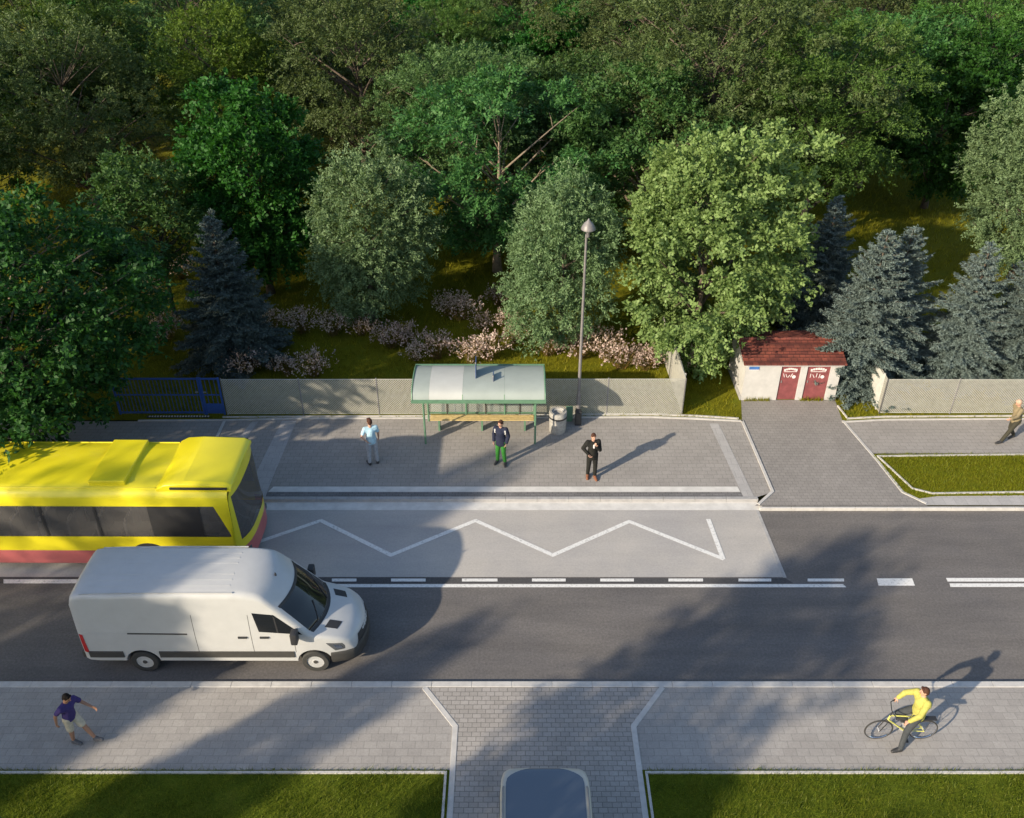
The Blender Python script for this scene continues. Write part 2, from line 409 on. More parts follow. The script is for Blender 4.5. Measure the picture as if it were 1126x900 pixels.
b = MB(); b.strip(P((921, 447), (932, 461), (972, 459), (1126, 458))+[(XW, g(1126, 458, PZ)[1])], .05, PZ-.05, PZ+.05); struct(b.build('edging_kerb', M['kerb']))
# floor of the wood
sheet('forest_floor', [(-90, g(0, 461, PZ)[1]+.02)]+P((247, 462), (330, 460.5), (715, 459), (765, 460), (816, 463.5), (815, 440))+P((918, 440), (926, 463.5), (972, 461.5), (1126, 460.5))+[(90, g(1126, 460.5, PZ)[1]), (90, 200), (-90, 200)], PZ-.003, M['turf'])

# road markings
def mark(poly, z=.010):
    b = MB(); b.add([(x, y, z) for x, y in poly], [tuple(range(len(poly)))]); o = b.build('road_marking', M['white']); return struct(o)
for x0, x1 in ((365, 392), (430, 468), (508, 547), (585, 622), (660, 697), (735, 773), (812, 848), (888, 928)):
    mark([g(x0, 639.9), g(x1, 639.9), g(x1, 636.7), g(x0, 636.7)])
mark([g(966, 644.5), g(1006, 644.5), g(1003, 636.5), g(964, 636.5)])
yA, yB = g(563, 646.3)[1], g(563, 642.8)[1]
mark([(g(150, 645)[0], yA), (g(930, 645)[0], yA), (g(928, 645)[0], yB), (g(150, 645)[0], yB)])
mark([g(1042, 640), (XW, g(1042, 640)[1]), (XW, g(1042, 636)[1]), g(1040, 636)])
mark([g(1045, 646), (XW, g(1045, 646)[1]), (XW, g(1045, 642)[1]), g(1044, 642)])
mark([g(4, 642), g(100, 642), g(100, 637.5), g(4, 637.5)])
mark([g(-300, 642), g(-90, 642), g(-90, 637.5), g(-300, 637.5)])
zz = [g(x, y) for x, y in ((170, 575), (262, 604), (353, 573), (430, 611), (523, 573), (608, 611), (692, 574), (795, 615), (779, 572))]
b = MB()
p = [Vector(q) for q in zz]; l = []; r = []
for i in range(len(p)-1):
    d = (p[i+1]-p[i]).normalized(); nn = Vector((-d.y, d.x))*.07; e = d*.03
    poly = [p[i]-e+nn, p[i]-e-nn, p[i+1]+e-nn, p[i+1]+e+nn]
    b.add([(q.x, q.y, .014+.0015*(i % 2)) for q in poly], [(0, 1, 2, 3)])
struct(b.build('zigzag_marking', M['white']))
# ------------------------------------------------------------------ vehicle body loft
def interp(tab, x):
    if x <= tab[0][0]: return tab[0][1]
    for (a, va), (b, vb) in zip(tab, tab[1:]):
        if x <= b: return va+(vb-va)*(x-a)/(b-a)
    return tab[-1][1]
def sstep(a, b, x):
    t = max(0, min(1, (x-a)/(b-a))); return t*t*(3-2*t)
class Loft:
    """a car body: top line, plan half-width, tumblehome, shoulder radius; front pulled round in plan"""
    def __init__(s, top, plan, bot, rad, tum, sweep, crown=.035):
        s.top, s.plan, s.bot, s.rad, s.tum, s.sweep, s.crown = top, plan, bot, rad, tum, sweep, crown
    def side(s, x, z):
        w = interp(s.plan, x); zt = interp(s.top, x); r = interp(s.rad, x)
        t = s.tum[0]*max(0, (z-s.tum[1])/1.5)**1.5
        lo = .02*max(0, (s.tum[1]-z)/.8)**2
        y = w*(1-t-lo)
        if z > zt-r: y -= r*(1-math.sqrt(max(0, 1-((z-zt+r)/r)**2)))
        return y
    def topw(s, x): return s.side(x, interp(s.top, x))
    def topz(s, x, y):
        w = max(.05, s.topw(x)); return interp(s.top, x)+s.crown*(1-min(1, abs(y)/w)**2)
    def D(s, p):
        c = s.sweep[2]*sstep(s.sweep[0], s.sweep[1], p[0]); return (p[0]-c*(p[1]/.95)**2, p[1], p[2])
    def ring(s, x):
        zb = interp(s.bot, x); zt = interp(s.top, x); r = interp(s.rad, x); w = interp(s.plan, x)
        h = [(0, zb), (w*.5, zb), (w*.88, zb)]
        zs = [zb+.07+(zt-r-zb-.07)*k/9 for k in range(10)]+[zt-r+r*math.sin(PI/2*k/5) for k in range(1, 6)]
        h += [(s.side(x, z), z) for z in zs]
        wt = s.topw(x)
        h += [(wt*q, s.topz(x, wt*q)) for q in (.8, .6, .4, .2)]+[(0, s.topz(x, 0))]
        full = h+[(-y, z) for y, z in h[-2:0:-1]]
        return [s.D((x, y, z)) for y, z in full]
    def mb(s, xs):
        b = MB(); vs = []; rs = [s.ring(x) for x in xs]; n = len(rs[0])
        for q in rs: vs += q
        fs = [(i*n+k, i*n+(k+1) % n, (i+1)*n+(k+1) % n, (i+1)*n+k) for i in range(len(rs)-1) for k in range(n)]
        fs += [tuple(range(n-1, -1, -1)), tuple(range((len(rs)-1)*n, len(rs)*n))]
        return b.add(vs, fs)
    def inv(s, xr, y): # station whose swept point lies at real x
        x = xr
        for _ in range(6): x = xr+s.sweep[2]*sstep(s.sweep[0], s.sweep[1], x)*(y/.95)**2
        return x
    def side_panel(s, quad, sgn, off=.006, n=6, thick=.02):
        """panel laid on the body side; quad of real (x, z) corners A B C D"""
        b = MB(); A, B, C, Dd = [Vector(q) for q in quad]; o = []; i_ = []
        for i in range(n+1):
            for j in range(n+1):
                u, v = i/n, j/n
                p = (A*(1-u)+B*u)*(1-v)+(Dd*(1-u)+C*u)*v
                x = s.inv(p.x, .93); y = s.side(x, p.y)
                o.append((p.x, sgn*(y+off), p.y)); i_.append((p.x, sgn*(y+off-thick), p.y))
        m = n+1; k = len(o)
        fs = [(i*m+j, (i+1)*m+j, (i+1)*m+j+1, i*m+j+1) for i in range(n) for j in range(n)]
        rim = [i*m for i in range(m)]+[n*m+j for j in range(1, m)]+[i*m+n for i in range(n-1, -1, -1)]+[j for j in range(n-1, 0, -1)]
        fs += [(rim[q], rim[(q+1) % len(rim)], rim[(q+1) % len(rim)]+k, rim[q]+k) for q in range(len(rim))]
        return b.add(o+i_, fs+[tuple(q+k for q in reversed(f)) for f in fs[:n*n]])
    def top_panel(s, x0, x1, w0, w1, y0=-1, y1=1, off=.008, n=12, thick=.02, sag=0):
        b = MB(); o = []; i_ = []
        for i in range(n+1):
            x = x0+(x1-x0)*i/n; w = w0+(w1-w0)*i/n
            for j in range(n+1):
                y = w*(y0+(y1-y0)*j/n); xx = x-sag*(y/w)**2*0
                p = s.D((xx, y, s.topz(xx, y)+off)); o.append(p); i_.append((p[0], p[1], p[2]-thick))
        m = n+1; k = len(o)
        fs = [(i*m+j, (i+1)*m+j, (i+1)*m+j+1, i*m+j+1) for i in range(n) for j in range(n)]
        rim = [i*m for i in range(m)]+[n*m+j for j in range(1, m)]+[i*m+n for i in range(n-1, -1, -1)]+[j for j in range(n-1, 0, -1)]
        fs += [(rim[q], rim[(q+1) % len(rim)], rim[(q+1) % len(rim)]+k, rim[q]+k) for q in range(len(rim))]
        return b.add(o+i_, fs+[tuple(q+k for q in reversed(f)) for f in fs[:n*n]])

def evaluated(o):
    dg = bpy.context.evaluated_depsgraph_get(); dg.update()
    me = bpy.data.meshes.new_from_object(o.evaluated_get(dg)); return me
def cut(me, cutters, mats):
    """boolean difference of a mesh and several closed shapes"""
    t = bpy.data.objects.new('tmp', me); COL.objects.link(t); cs = []
    for c in cutters:
        q = bpy.data.objects.new('tmpc', c.mesh('tmpc', mats[0])); COL.objects.link(q); cs.append(q)
        md = t.modifiers.new('b', 'BOOLEAN'); md.operation = 'DIFFERENCE'; md.object = q; md.solver = 'EXACT'
    out = evaluated(t)
    for q in cs+[t]: bpy.data.objects.remove(q)
    return out
def wheel(parent, c, r, w, sgn, spokes=0):
    """axle along Y; sgn = side that faces out"""
    root = MB().lathe([(r*.62, -w/2), (r*.93, -w/2), (r, -w/2+.03), (r, w/2-.03), (r*.93, w/2), (r*.62, w/2)], (0, 0, 0), 36, 'Y', closed=True).build('wheel', M['rubber'], parent, smooth=True, ang=35)
    root.location = c
    s = sgn
    MB().lathe([(r*.63, s*w*.40), (r*.58, s*w*.36), (r*.50, s*w*.22), (r*.34, s*w*.30), (r*.22, s*w*.42), (.001, s*w*.42)][::1], (0, 0, 0), 28, 'Y').build('rim', M['rim'], root, smooth=True, ang=35)
    MB().lathe([(r*.17, s*w*.42), (r*.15, s*w*.48), (.001, s*w*.48)], (0, 0, 0), 20, 'Y').build('hub_cap', M['dark_plastic'], root, smooth=True, ang=35)
    return root

# ------------------------------------------------------------------ white van
van = thing('delivery_van', 'white high-roof delivery van with black side strip, driving beside the yellow bus', 'van', (-10.72, 16.50, 0))
VL = Loft(top=[(0, 2.38), (.03, 2.47), (.1, 2.55), (.35, 2.60), (2, 2.63), (4.0, 2.63), (4.4, 2.60), (4.7, 2.52), (4.95, 2.38), (5.15, 2.23), (5.28, 2.13), (5.6, 1.80), (6.02, 1.34), (6.12, 1.30), (6.45, 1.22), (6.7, 1.12), (6.85, 1.0), (6.93, .88), (6.97, .72)],
    plan=[(0, .93), (.04, .955), (.12, .985), (.5, .99), (5.9, .99), (6.3, .97), (6.6, .93), (6.8, .88), (6.92, .82), (6.97, .78)],
    bot=[(0, .40), (.3, .36), (6.3, .34), (6.9, .30), (6.97, .34)], rad=[(0, .14), (4.4, .17), (5.2, .09), (5.9, .08), (6.2, .10), (6.97, .12)],
    tum=(.105, 1.1), sweep=(4.3, 5.4, .32))
xs = [0, .03, .07, .12, .2, .35, .6, 1, 1.4, 1.9, 2.4, 2.9, 3.4, 3.8, 4.1, 4.3, 4.5, 4.7, 4.85, 5.0, 5.1, 5.2, 5.28, 5.45, 5.6, 5.8, 5.95, 6.02, 6.08, 6.14, 6.3, 6.45, 6.6, 6.7, 6.78, 6.85, 6.9, 6.94, 6.97]
vm = VL.mb(xs).mesh('van_body', M['van_white'], smooth=True)
WX = (1.45, 5.76)
cts = [MB().lathe([(.43, -.35), (.43, .35)], (x, s*1.0, .38), 40, 'Y') for x in WX for s in (-1, 1)]
vm = cut(vm, cts, [M['van_white']]); vm.shade_smooth(); vm.set_sharp_from_angle(angle=R(38))
body = obj('body', vm, van)
for x in WX:
    for s in (-1, 1):
        wheel(van, (x, s*.865, .35), .35, .22, s)
        MB().lathe([(.40, s*.55), (.40, s*.80)], (x, 0, .40), 24, 'Y').build('wheel_well', M['black_plastic'], van)
ws = VL.top_panel(5.30, 5.98, .80, .87); wso = ws.build('windscreen', M['glass_dark'], van, smooth=True)
VL.top_panel(5.25, 5.31, .81, .82, off=.009).build('windscreen_trim', M['black_plastic'], wso, smooth=True)
for y0 in (-.55, .2):
    MB().tube([VL.D((6.0, y0, VL.topz(6.0, y0)+.03)), VL.D((5.72, y0+.38, VL.topz(5.72, y0+.38)+.035))], .012, 6).build('wiper', M['black_plastic'], wso)
VL.top_panel(5.985, 6.07, .86, .86, off=.006).build('cowl', M['black_plastic'], van)
for s in (-1, 1):
    sl = VL.side_panel([(4.40, 2.06), (4.92, 2.00), (5.56, 1.37), (4.50, 1.46)], s).build('side_window', M['glass_dark'], van, smooth=True)
    VL.side_panel([(4.90, 1.97), (4.94, 1.92), (4.98, 1.43), (4.94, 1.43)], s, off=.010, n=2).build('window_bar', M['black_plastic'], sl)
    for x0, x1 in ((.14, 1.0), (1.90, 5.28)):
        VL.side_panel([(x0, .77), (x1, .77), (x1, .56), (x0, .56)], s, off=.022, n=8, thick=.04).build('side_strip', M['dark_plastic'], van)
    # mirror on a short arm
    x = 5.38; y = VL.side(VL.inv(x, .93), 1.42)
    mr = MB().box((x+.02, s*(y+.16), 1.45), (.17, .24, .36)).build('mirror', M['black_plastic'], van, bevel=.04, smooth=True)
    MB().tube([(x+.02, s*(y-.02), 1.36), (x+.02, s*(y+.10), 1.40)], .03, 8).build('arm', M['black_plastic'], mr)
    hx = 6.30
    VL.side_panel([(6.10, 1.03), (6.48, .97), (6.60, .76), (6.30, .75)], s, off=.016, n=6).build('headlight', M['lamp_clear'], van, smooth=True)
    VL.side_panel([(6.24, .965), (6.42, .93), (6.48, .82), (6.36, .81)], s, off=.022, n=4).build('headlight_reflector', M['chrome'], van, smooth=True)
    VL.side_panel([(.03, 1.35), (.13, 1.35), (.16, .74), (.04, .74)], s, off=.012, n=4).build('tail_light', M['red_lens'], van, smooth=True)
    for hx in (3.98, 4.52):
        VL.side_panel([(hx-.02, 1.30), (hx+.2, 1.30), (hx+.2, 1.25), (hx-.02, 1.25)], s, off=.03, n=2, thick=.035).build('door_handle', M['black_plastic'], van)
    for hx in (2.9, 4.28, 5.32):   # shut lines
        VL.side_panel([(hx, 2.0 if hx < 5 else 1.3), (hx+.012, 2.0 if hx < 5 else 1.3), (hx+.012, .74), (hx, .74)], s, off=.0015, n=8, thick=.01).build('door_seam', M['dark_plastic'], van)
VL.side_panel([(1.25, 1.42), (2.72, 1.40), (2.72, 1.36), (1.25, 1.38)], -1, off=.010, n=6).build('door_rail', M['dark_plastic'], van)
VL.side_panel([(.12, 1.43), (1.25, 1.42), (1.25, 1.405), (.12, 1.415)], -1, off=.006, n=4).build('body_crease', M['van_white'], van)
for s in (-1, 1):
    VL.top_panel(6.20, 6.50, .86, .84, *(sorted((s*.50, s*.78))), off=.006, n=4).build('bonnet_vent', M['black_plastic'], van)
    VL.top_panel(.3, 4.0, .86, .86, *sorted((s*.93, s*.965)), off=.006, n=8, thick=.02).build('roof_gutter', M['van_white'], van)
for k in range(-3, 4):
    if k: VL.top_panel(.4, 3.9, .8, .8, k*.24-.03, k*.24+.03, off=.003, n=4, thick=.02).build('roof_rib', M['van_white'], van, smooth=True)
b = MB(); gl = [(.70, 6.972), (.78, 6.962), (.86, 6.935), (.92, 6.912)]; gy_ = [-.66+1.32*k/14 for k in range(15)]
b.add([VL.D((x+.006, y*(1-.06*i), z)) for i, (z, x) in enumerate(gl) for y in gy_], [(i*15+k, i*15+k+1, (i+1)*15+k+1, (i+1)*15+k) for i in range(3) for k in range(14)])
b.build('grille', M['black_plastic'], van)
b = MB(); lv = [.31, .34, .46, .58, .66, .68]; ofs = [.0, .022, .03, .03, .02, .0]
stx = [6.50, 6.55, 6.6, 6.66, 6.72, 6.8, 6.86, 6.91, 6.94, 6.965]
rows_ = []
for z, of in zip(lv, ofs):
    zz2 = max(z, .36); rt_ = [(x+of*.5*(x > 6.7), -(VL.side(x, zz2)+of), z) for x in stx]
    mid_ = [(6.97+of, y, z) for y in (-.70, -.5, -.25, 0, .25, .5, .70)]
    path = [VL.D(q) for q in rt_+mid_+[(x, -y, z_) for x, y, z_ in rt_[::-1]]]
    rows_.append([(p[0], p[1], p[2]) for p in path])
nn = len(rows_[0])
b.add([p for r_ in rows_ for p in r_], [(i*nn+k, i*nn+k+1, (i+1)*nn+k+1, (i+1)*nn+k) for i in range(len(lv)-1) for k in range(nn-1)])
b.build('front_bumper', M['dark_plastic'], van, smooth=True)
MB().box((-.03, 0, .56), (.14, 1.80, .22)).build('rear_bumper', M['dark_plastic'], van, bevel=.03)
for s in (-1, 1): MB().box((-.004, s*.44, 1.5), (.012, .84, 1.55)).build('rear_door', M['van_white'], van, bevel=.004)
MB().lathe([(.03, 0), (.025, .04), (.008, .10), (.001, .10)], (4.85, -.05, VL.topz(4.85, 0)-.01), 10).build('aerial', M['black_plastic'], van)

# ------------------------------------------------------------------ yellow bus
bus = thing('city_bus', 'yellow single-deck city bus with red skirt, pulled in at the stop', 'bus', (-13.40, 20.44, 0), R(-.3))
SEC = [(1.22, .28), (1.265, .34), (1.275, .82), (1.275, 1.34), (1.262, 2.42), (1.235, 2.66), (1.18, 2.80), (1.08, 2.89), (.93, 2.94), (.62, 2.97), (.3, 2.985), (0, 2.99)]
def zroof(y):
    y = abs(y)
    for (a, za), (c, zc) in zip(SEC[3:], SEC[4:]):
        if c <= y <= a: return za+(zc-za)*((a-y)/(a-c) if a != c else 0)
    return SEC[3][1] if y > 1.27 else 2.99
XF, XR = 5.66, -5.95
panes = [(-5.55, -4.1), (-4.02, -2.6), (-2.52, -1.1), (-1.02, .4), (.48, 1.9), (1.98, 3.4), (3.48, 4.75), (4.83, 5.56)]
ST = sorted({XR, XF, -4.9, -3.4, 4.0}|{a for q in panes for a in q})
yel = MB(); red = MB(); frm = MB()
for s in (-1, 1):
    for x0, x1 in zip(ST, ST[1:]):
        for i in range(len(SEC)-1):
            (a, za), (c, zc) = SEC[i], SEC[i+1]
            if i == 3:
                if any(abs(x0-q[0]) < .01 and abs(x1-q[1]) < .01 for q in panes): continue
                pq = [(x0, s*a, za), (x1, s*a, za), (x1, s*c, zc), (x0, s*c, zc)]
                if x0 > XR+.1 and x1 < 5.6: MB().add(pq, [(0, 1, 2, 3)]).build('window_pillar', M['black_plastic'], bus)
                else: yel.add(pq, [(0, 1, 2, 3)])
                continue
            t = red if i < 2 else yel
            t.add([(x0, s*a, za), (x1, s*a, za), (x1, s*c, zc), (x0, s*c, zc)], [(0, 1, 2, 3)])
def xfront(y, z): return XF+.32*(1-(abs(y)/1.275)**3.6)-.10*max(0, z-1.2)*(1-(abs(y)/1.275)**4)
ys = [-1.275, -1.25, -1.2, -1.12, -1.0, -.8, -.5, -.25, 0, .25, .5, .8, 1.0, 1.12, 1.2, 1.25, 1.275]
zs = [.28, .5, .82, 1.12, 1.5, 1.9, 2.3, 2.66, 3.2]
wsg = MB()
for y0, y1 in zip(ys, ys[1:]):
    for k, (z0, z1) in enumerate(zip(zs, zs[1:])):
        q = []
        for y, z in ((y0, z0), (y1, z0), (y1, z1), (y0, z1)):
            zz_ = min(z, zroof(y)); q.append((xfront(y, zz_), y, zz_))
        t = red if k < 2 else yel
        if 3 <= k <= 6 and max(abs(y0), abs(y1)) <= 1.13:
            wsg.add([(p[0]-.012, p[1], p[2]) for p in q], [(0, 1, 2, 3)]); continue
        t.add(q, [(0, 1, 2, 3)])
for y0, y1 in zip(ys, ys[1:]):
    zt = [.28, .82, 1.4, 2.3, 3.2]
    for k, (z0, z1) in enumerate(zip(zt, zt[1:])):
        q = [(XR-.06*(1-(abs(y)/1.275)**4), y, min(z, zroof(y))) for y, z in ((y0, z0), (y1, z0), (y1, z1), (y0, z1))]
        (red if k < 1 else yel).add(q, [(0, 1, 2, 3)])
def weld(mb, name, m, parent, smooth=True):
    me = mb.mesh(name, m); bm = bmesh.new(); bm.from_mesh(me)
    bmesh.ops.remove_doubles(bm, verts=bm.verts, dist=.002); bmesh.ops.recalc_face_normals(bm, faces=bm.faces)
    bm.to_mesh(me); bm.free()
    if smooth: me.shade_smooth(); me.set_sharp_from_angle(angle=R(30))
    return obj(name, me, parent)
weld(yel, 'body', M['bus_yellow'], bus); weld(red, 'skirt', M['bus_red'], bus); pass
weld(wsg, 'windscreen', M['glass_bus'], bus)
for s in (-1, 1):
    for x0, x1 in panes:
        a, za = SEC[3]; c, zc = SEC[4]; i = .012
        x1b = x1-(.0)
        MB().add([(x0, s*(a-i), za), (x1, s*(a-i), za), (x1b, s*(c-i), zc), (x0, s*(c-i), zc)], [(0, 1, 2, 3)]).build('window', M['glass_bus'], bus)
# yellow wedge that slants the end of the window band
for s in (-1, 1):
    b = MB(); b.add([(5.24, s*1.267, 2.425), (5.59, s*1.267, 2.425), (5.59, s*1.280, 1.335)], [(0, 1, 2)])
    b.build('slanted_pillar', M['bus_yellow'], bus)
# kerb-side doors
for x in (4.9, .9, -3.6):
    d = MB().box((x, 1.285, 1.32), (1.2, .03, 1.98)).build('door', M['bus_yellow'], bus, bevel=.008)
    for k in (-.29, .29): MB().box((x+k, 1.303, 1.45), (.46, .012, 1.5)).build('pane', M['glass_dark'], d)
# roof equipment
b = MB(); prof = [(3.75, 2.96), (4.0, 3.10), (4.5, 3.14), (5.62, 3.10), (5.80, 3.0), (5.80, 2.90), (3.75, 2.90)]
vs = [(x-(.03 if abs(y) > 1.1 else 0), y, z-(.06 if abs(y) > 1.1 else 0)) for y in (-1.14, -1.04, 1.04, 1.14) for x, z in prof]; n = len(prof)
b.add(vs, [(j*n+i, j*n+(i+1) % n, (j+1)*n+(i+1) % n, (j+1)*n+i) for j in range(3) for i in range(n)]+[tuple(range(n)), tuple(range(4*n-1, 3*n-1, -1))])
pod = b.build('roof_cover', M['bus_yellow'], bus, bevel=.02, smooth=True)
for s in (-1, 1): MB().box((4.9, s*1.155, 2.965), (1.55, .06, .06)).build('vent_slot', M['black_plastic'], pod)
MB().box((2.35, 0, 3.0), (1.0, 1.96, .15)).build('air_conditioner', M['bus_yellow'], bus, bevel=.03)
MB().box((-2.6, 0, 3.04), (1.9, 1.7, .22)).build('air_conditioner', M['bus_yellow'], bus, bevel=.03)
for s in (-1, 1): MB().tube([(XR+.1, s*1.06, 2.905), (3.7, s*1.06, 2.905)], .02, 6).build('roof_gutter', M['bus_yellow'], bus)
for x in (3.15, -2.75):
    for s in (-1, 1):
        wheel(bus, (x, s*1.13, .48), .48, .29, s)
        MB().lathe([(.60, s*1.282), (.60, s*1.27)], (x, 0, .50), 36, 'Y').build('wheel_arch', M['black_plastic'], bus)
for y in (-.85, .85):
    MB().box((XF+.27-.07, y, .60), (.10, .34, .16)).build('headlight', M['lamp_clear'], bus, bevel=.02)
MB().box((XF+.06, -.3, 1.125), (.04, 1.2, .02)).build('wiper', M['black_plastic'], bus)
MB().box((0, 0, .62), (11.3, 2.42, .06)).build('cabin_floor', M['interior'], bus)
for k, x in enumerate([-5.2, -4.4, -3.6, -2.0, -1.2, -.4, .4, 1.2, 2.0, 2.8]):
    for y in (-.95, -.5, .72):
        st = MB().box((x, y, 1.02), (.42, .42, .10)).box((x-.20, y, 1.38), (.09, .42, .72)).box((x-.05, y, .83), (.1, .3, .36)).build('seat', M['seat'], bus, bevel=.03)
        MB().tube([(x-.20, y-.12, 1.74), (x-.20, y-.12, 1.82), (x-.20, y+.12, 1.82), (x-.20, y+.12, 1.74)], .018, 6).build('handle', M['pole_yellow'], st)
for x in (-3.0, -.9, 1.1, 3.0, 3.9):
    for y in (-.28, .42): MB().tube([(x, y, .64), (x, y, 2.86)], .02, 8).build('grab_pole', M['pole_yellow'], bus)
MB().box((4.9, -.7, 1.15), (.5, .5, .12)).box((4.66, -.7, 1.6), (.1, .5, .8)).build('driver_seat', M['seat'], bus, bevel=.04)
MB().box((5.35, -.45, 1.12), (.45, 1.3, .35)).build('dashboard', M['interior'], bus, bevel=.05)

# ------------------------------------------------------------------ car at the bottom edge: pale people carrier with a tinted glass roof
car = thing('parked_car', 'pale beige car with blue tinted glass roof at the lower edge of the photo', 'car', (.675, 11.62, PZ), R(-90))
CL = Loft(top=[(0, 1.48), (.04, 1.56), (.12, 1.62), (.4, 1.66), (1.4, 1.68), (2.2, 1.63), (2.5, 1.55), (3.35, 1.02), (3.5, .98), (4.1, .86), (4.3, .74), (4.38, .6)],
    plan=[(0, .70), (.05, .80), (.14, .875), (.3, .92), (.6, .94), (3.6, .94), (4.1, .86), (4.3, .74), (4.38, .62)],
    bot=[(0, .32), (.4, .22), (4.0, .2), (4.38, .28)], rad=[(0, .10), (.5, .08), (2.4, .08), (3.5, .1), (4.38, .1)],
    tum=(.10, 1.0), sweep=(2.3, 3.2, .25), crown=.03)
xs = [0, .02, .05, .09, .14, .2, .3, .45, .6, .9, 1.3, 1.7, 2.0, 2.25, 2.4, 2.55, 2.8, 3.1, 3.3, 3.4, 3.5, 3.7, 3.9, 4.1, 4.2, 4.3, 4.35, 4.38]
cm = CL.mb(xs).mesh('car_body', M['beige_paint'], smooth=True)
cm = cut(cm, [MB().lathe([(.37, -.3), (.37, .3)], (x, s*.95, .33), 36, 'Y') for x in (.75, 3.5) for s in (-1, 1)], [M['beige_paint']])
cm.shade_smooth(); cm.set_sharp_from_angle(angle=R(38)); obj('body', cm, car)
for x in (.75, 3.5):
    for s in (-1, 1):
        wheel(car, (x, s*.83, .31), .31, .2, s)
        MB().lathe([(.36, s*.5), (.36, s*.77)], (x, 0, .34), 24, 'Y').build('wheel_well', M['black_plastic'], car)
# glass roof with rounded rear corners, following the body outline 7 cm in
b = MB(); o = []; K = 24
for x in [.075, .085, .105, .14, .19, .25, .33, .45, .7, 1.0, 1.4, 1.8, 2.2]:
    xx = max(.0, x-.05); w = CL.side(xx, interp(CL.top, xx)-.02)-.03
    w = min(w, .80*(1-(max(0, .45-x)/.375)**2.6*.62))
    o.append([(x, w*(2*j/K-1), CL.topz(x, w*(2*j/K-1))+.006) for j in range(K+1)])
b.add([p for q in o for p in q], [(i*(K+1)+j, i*(K+1)+j+1, (i+1)*(K+1)+j+1, (i+1)*(K+1)+j) for i in range(len(o)-1) for j in range(K)])
b.build('glass_roof', M['glass_blue'], car, smooth=True)
CL.top_panel(2.56, 3.28, .74, .80).build('windscreen', M['glass_dark'], car, smooth=True)
for s in (-1, 1):
    b = MB(); b.tube([(.5, s*.845, 1.63), (.58, s*.86, 1.70), (2.0, s*.86, 1.70), (2.1, s*.845, 1.62)], .018, 8); b.build('roof_rail', M['galv'], car, smooth=True)
    for q in ([(.35, 1.45), (1.15, 1.52), (1.15, 1.02), (.30, 1.02)], [(1.2, 1.52), (2.0, 1.52), (2.0, 1.02), (1.2, 1.02)], [(2.05, 1.52), (2.25, 1.48), (2.75, 1.04), (2.05, 1.02)]):
        CL.side_panel(q, s).build('side_window', M['glass_dark'], car, smooth=True)
    CL.side_panel([(4.0, .78), (4.16, .76), (4.16, .62), (4.0, .60)], s).build('headlight', M['lamp_clear'], car)
    CL.side_panel([(.03, 1.2), (.16, 1.2), (.18, .85), (.04, .85)], s).build('tail_light', M['red_lens'], car)
    MB().box((2.72, s*1.04, 1.08), (.16, .2, .14)).build('mirror', M['beige_paint'], car, bevel=.04, smooth=True)
MB().box((-.012, 0, 1.25), (.02, 1.15, .36)).build('rear_window', M['glass_dark'], car, bevel=.005)
MB().box((0, 0, .5), (.12, 1.5, .22)).build('rear_bumper', M['beige_paint'], car, bevel=.04)

# ------------------------------------------------------------------ bus shelter
SX0, SX1 = -3.28, 1.09
sh = thing('bus_shelter', 'open bus shelter with green steel frame and curved translucent roof behind the waiting people', 'bus shelter', (0, 0, PZ))
prof = []
for k in range(15):
    t = k/14; a = PI*(.06+.80*t)
    prof.append((25.85-1.0*math.cos(a)*.97, 2.08+.40*math.sin(a)**.7))
prof = [(y, z) for y, z in prof]
prof[0] = (24.86, 2.06)
def roof_piece(x0, x1, name, m, parent, off=0):
    b = MB(); n = len(prof)
    top = [(x, y, z+off) for x in (x0, x1) for y, z in prof]; bot = [(x, y, z+off-.012) for x in (x0, x1) for y, z in prof]
    fs = [(i, i+1, n+i+1, n+i) for i in range(n-1)]
    fs += [tuple(q+2*n for q in f[::-1]) for f in fs]
    rim = list(range(n))+list(range(2*n-1, n-1, -1))
    fs += [(rim[i], rim[(i+1) % len(rim)], rim[(i+1) % len(rim)]+2*n, rim[i]+2*n) for i in range(len(rim))]
    return b.add(top+bot, fs).build(name, m, parent, smooth=True)
roof_piece(SX0+.03, -2.72, 'roof_sheet', M['poly'], sh); roof_piece(-2.715, -1.62, 'roof_sheet', M['poly_light'], sh, .002)
roof_piece(-1.615, -.25, 'roof_sheet', M['poly'], sh); roof_piece(-.245, SX1-.03, 'roof_sheet', M['poly'], sh, .001)
for x in (SX0, SX1): MB().tube([(x, y, z) for y, z in prof], .028, 6).build('roof_arch', M['green_steel'], sh, smooth=True)
MB().box(((SX0+SX1)/2, 24.85, 2.04), (SX1-SX0+.06, .06, .12)).build('front_beam', M['green_steel'], sh, bevel=.008)
MB().box(((SX0+SX1)/2, prof[-1][0]+.02, prof[-1][1]), (SX1-SX0+.06, .05, .08)).build('rear_beam', M['green_steel'], sh, bevel=.008)
for x in (-1.62, -.25): MB().tube([(x, y, z-.03) for y, z in prof], .022, 6).build('roof_rib', M['green_steel'], sh, smooth=True)
PY0, PY1 = 25.33, 26.72
for x, y in ((-2.97, PY0), (.79, PY0), (-2.97, PY1), (-1.62, PY1), (-.25, PY1), (.79, PY1)):
    MB().tube([(x, y, 0), (x, y, 2.28)], .035, 8).build('post', M['green_steel'], sh, smooth=True)
for x in (-2.3, -.93, .28): MB().tube([(x, PY1, .3), (x, PY1, 2.05)], .022, 6).build('mullion', M['bark_dark'], sh)
MB().box(((-2.97+.79)/2, PY0+.05, 1.90), (3.7, .05, .10)).build('orange_beam', M['orange_wood'], sh, bevel=.01)
for z in (1.95, 1.1, .35): MB().box(((-2.97+.79)/2, PY1+.01, z), (3.7, .035, .05)).build('back_rail', M['green_steel'], sh)
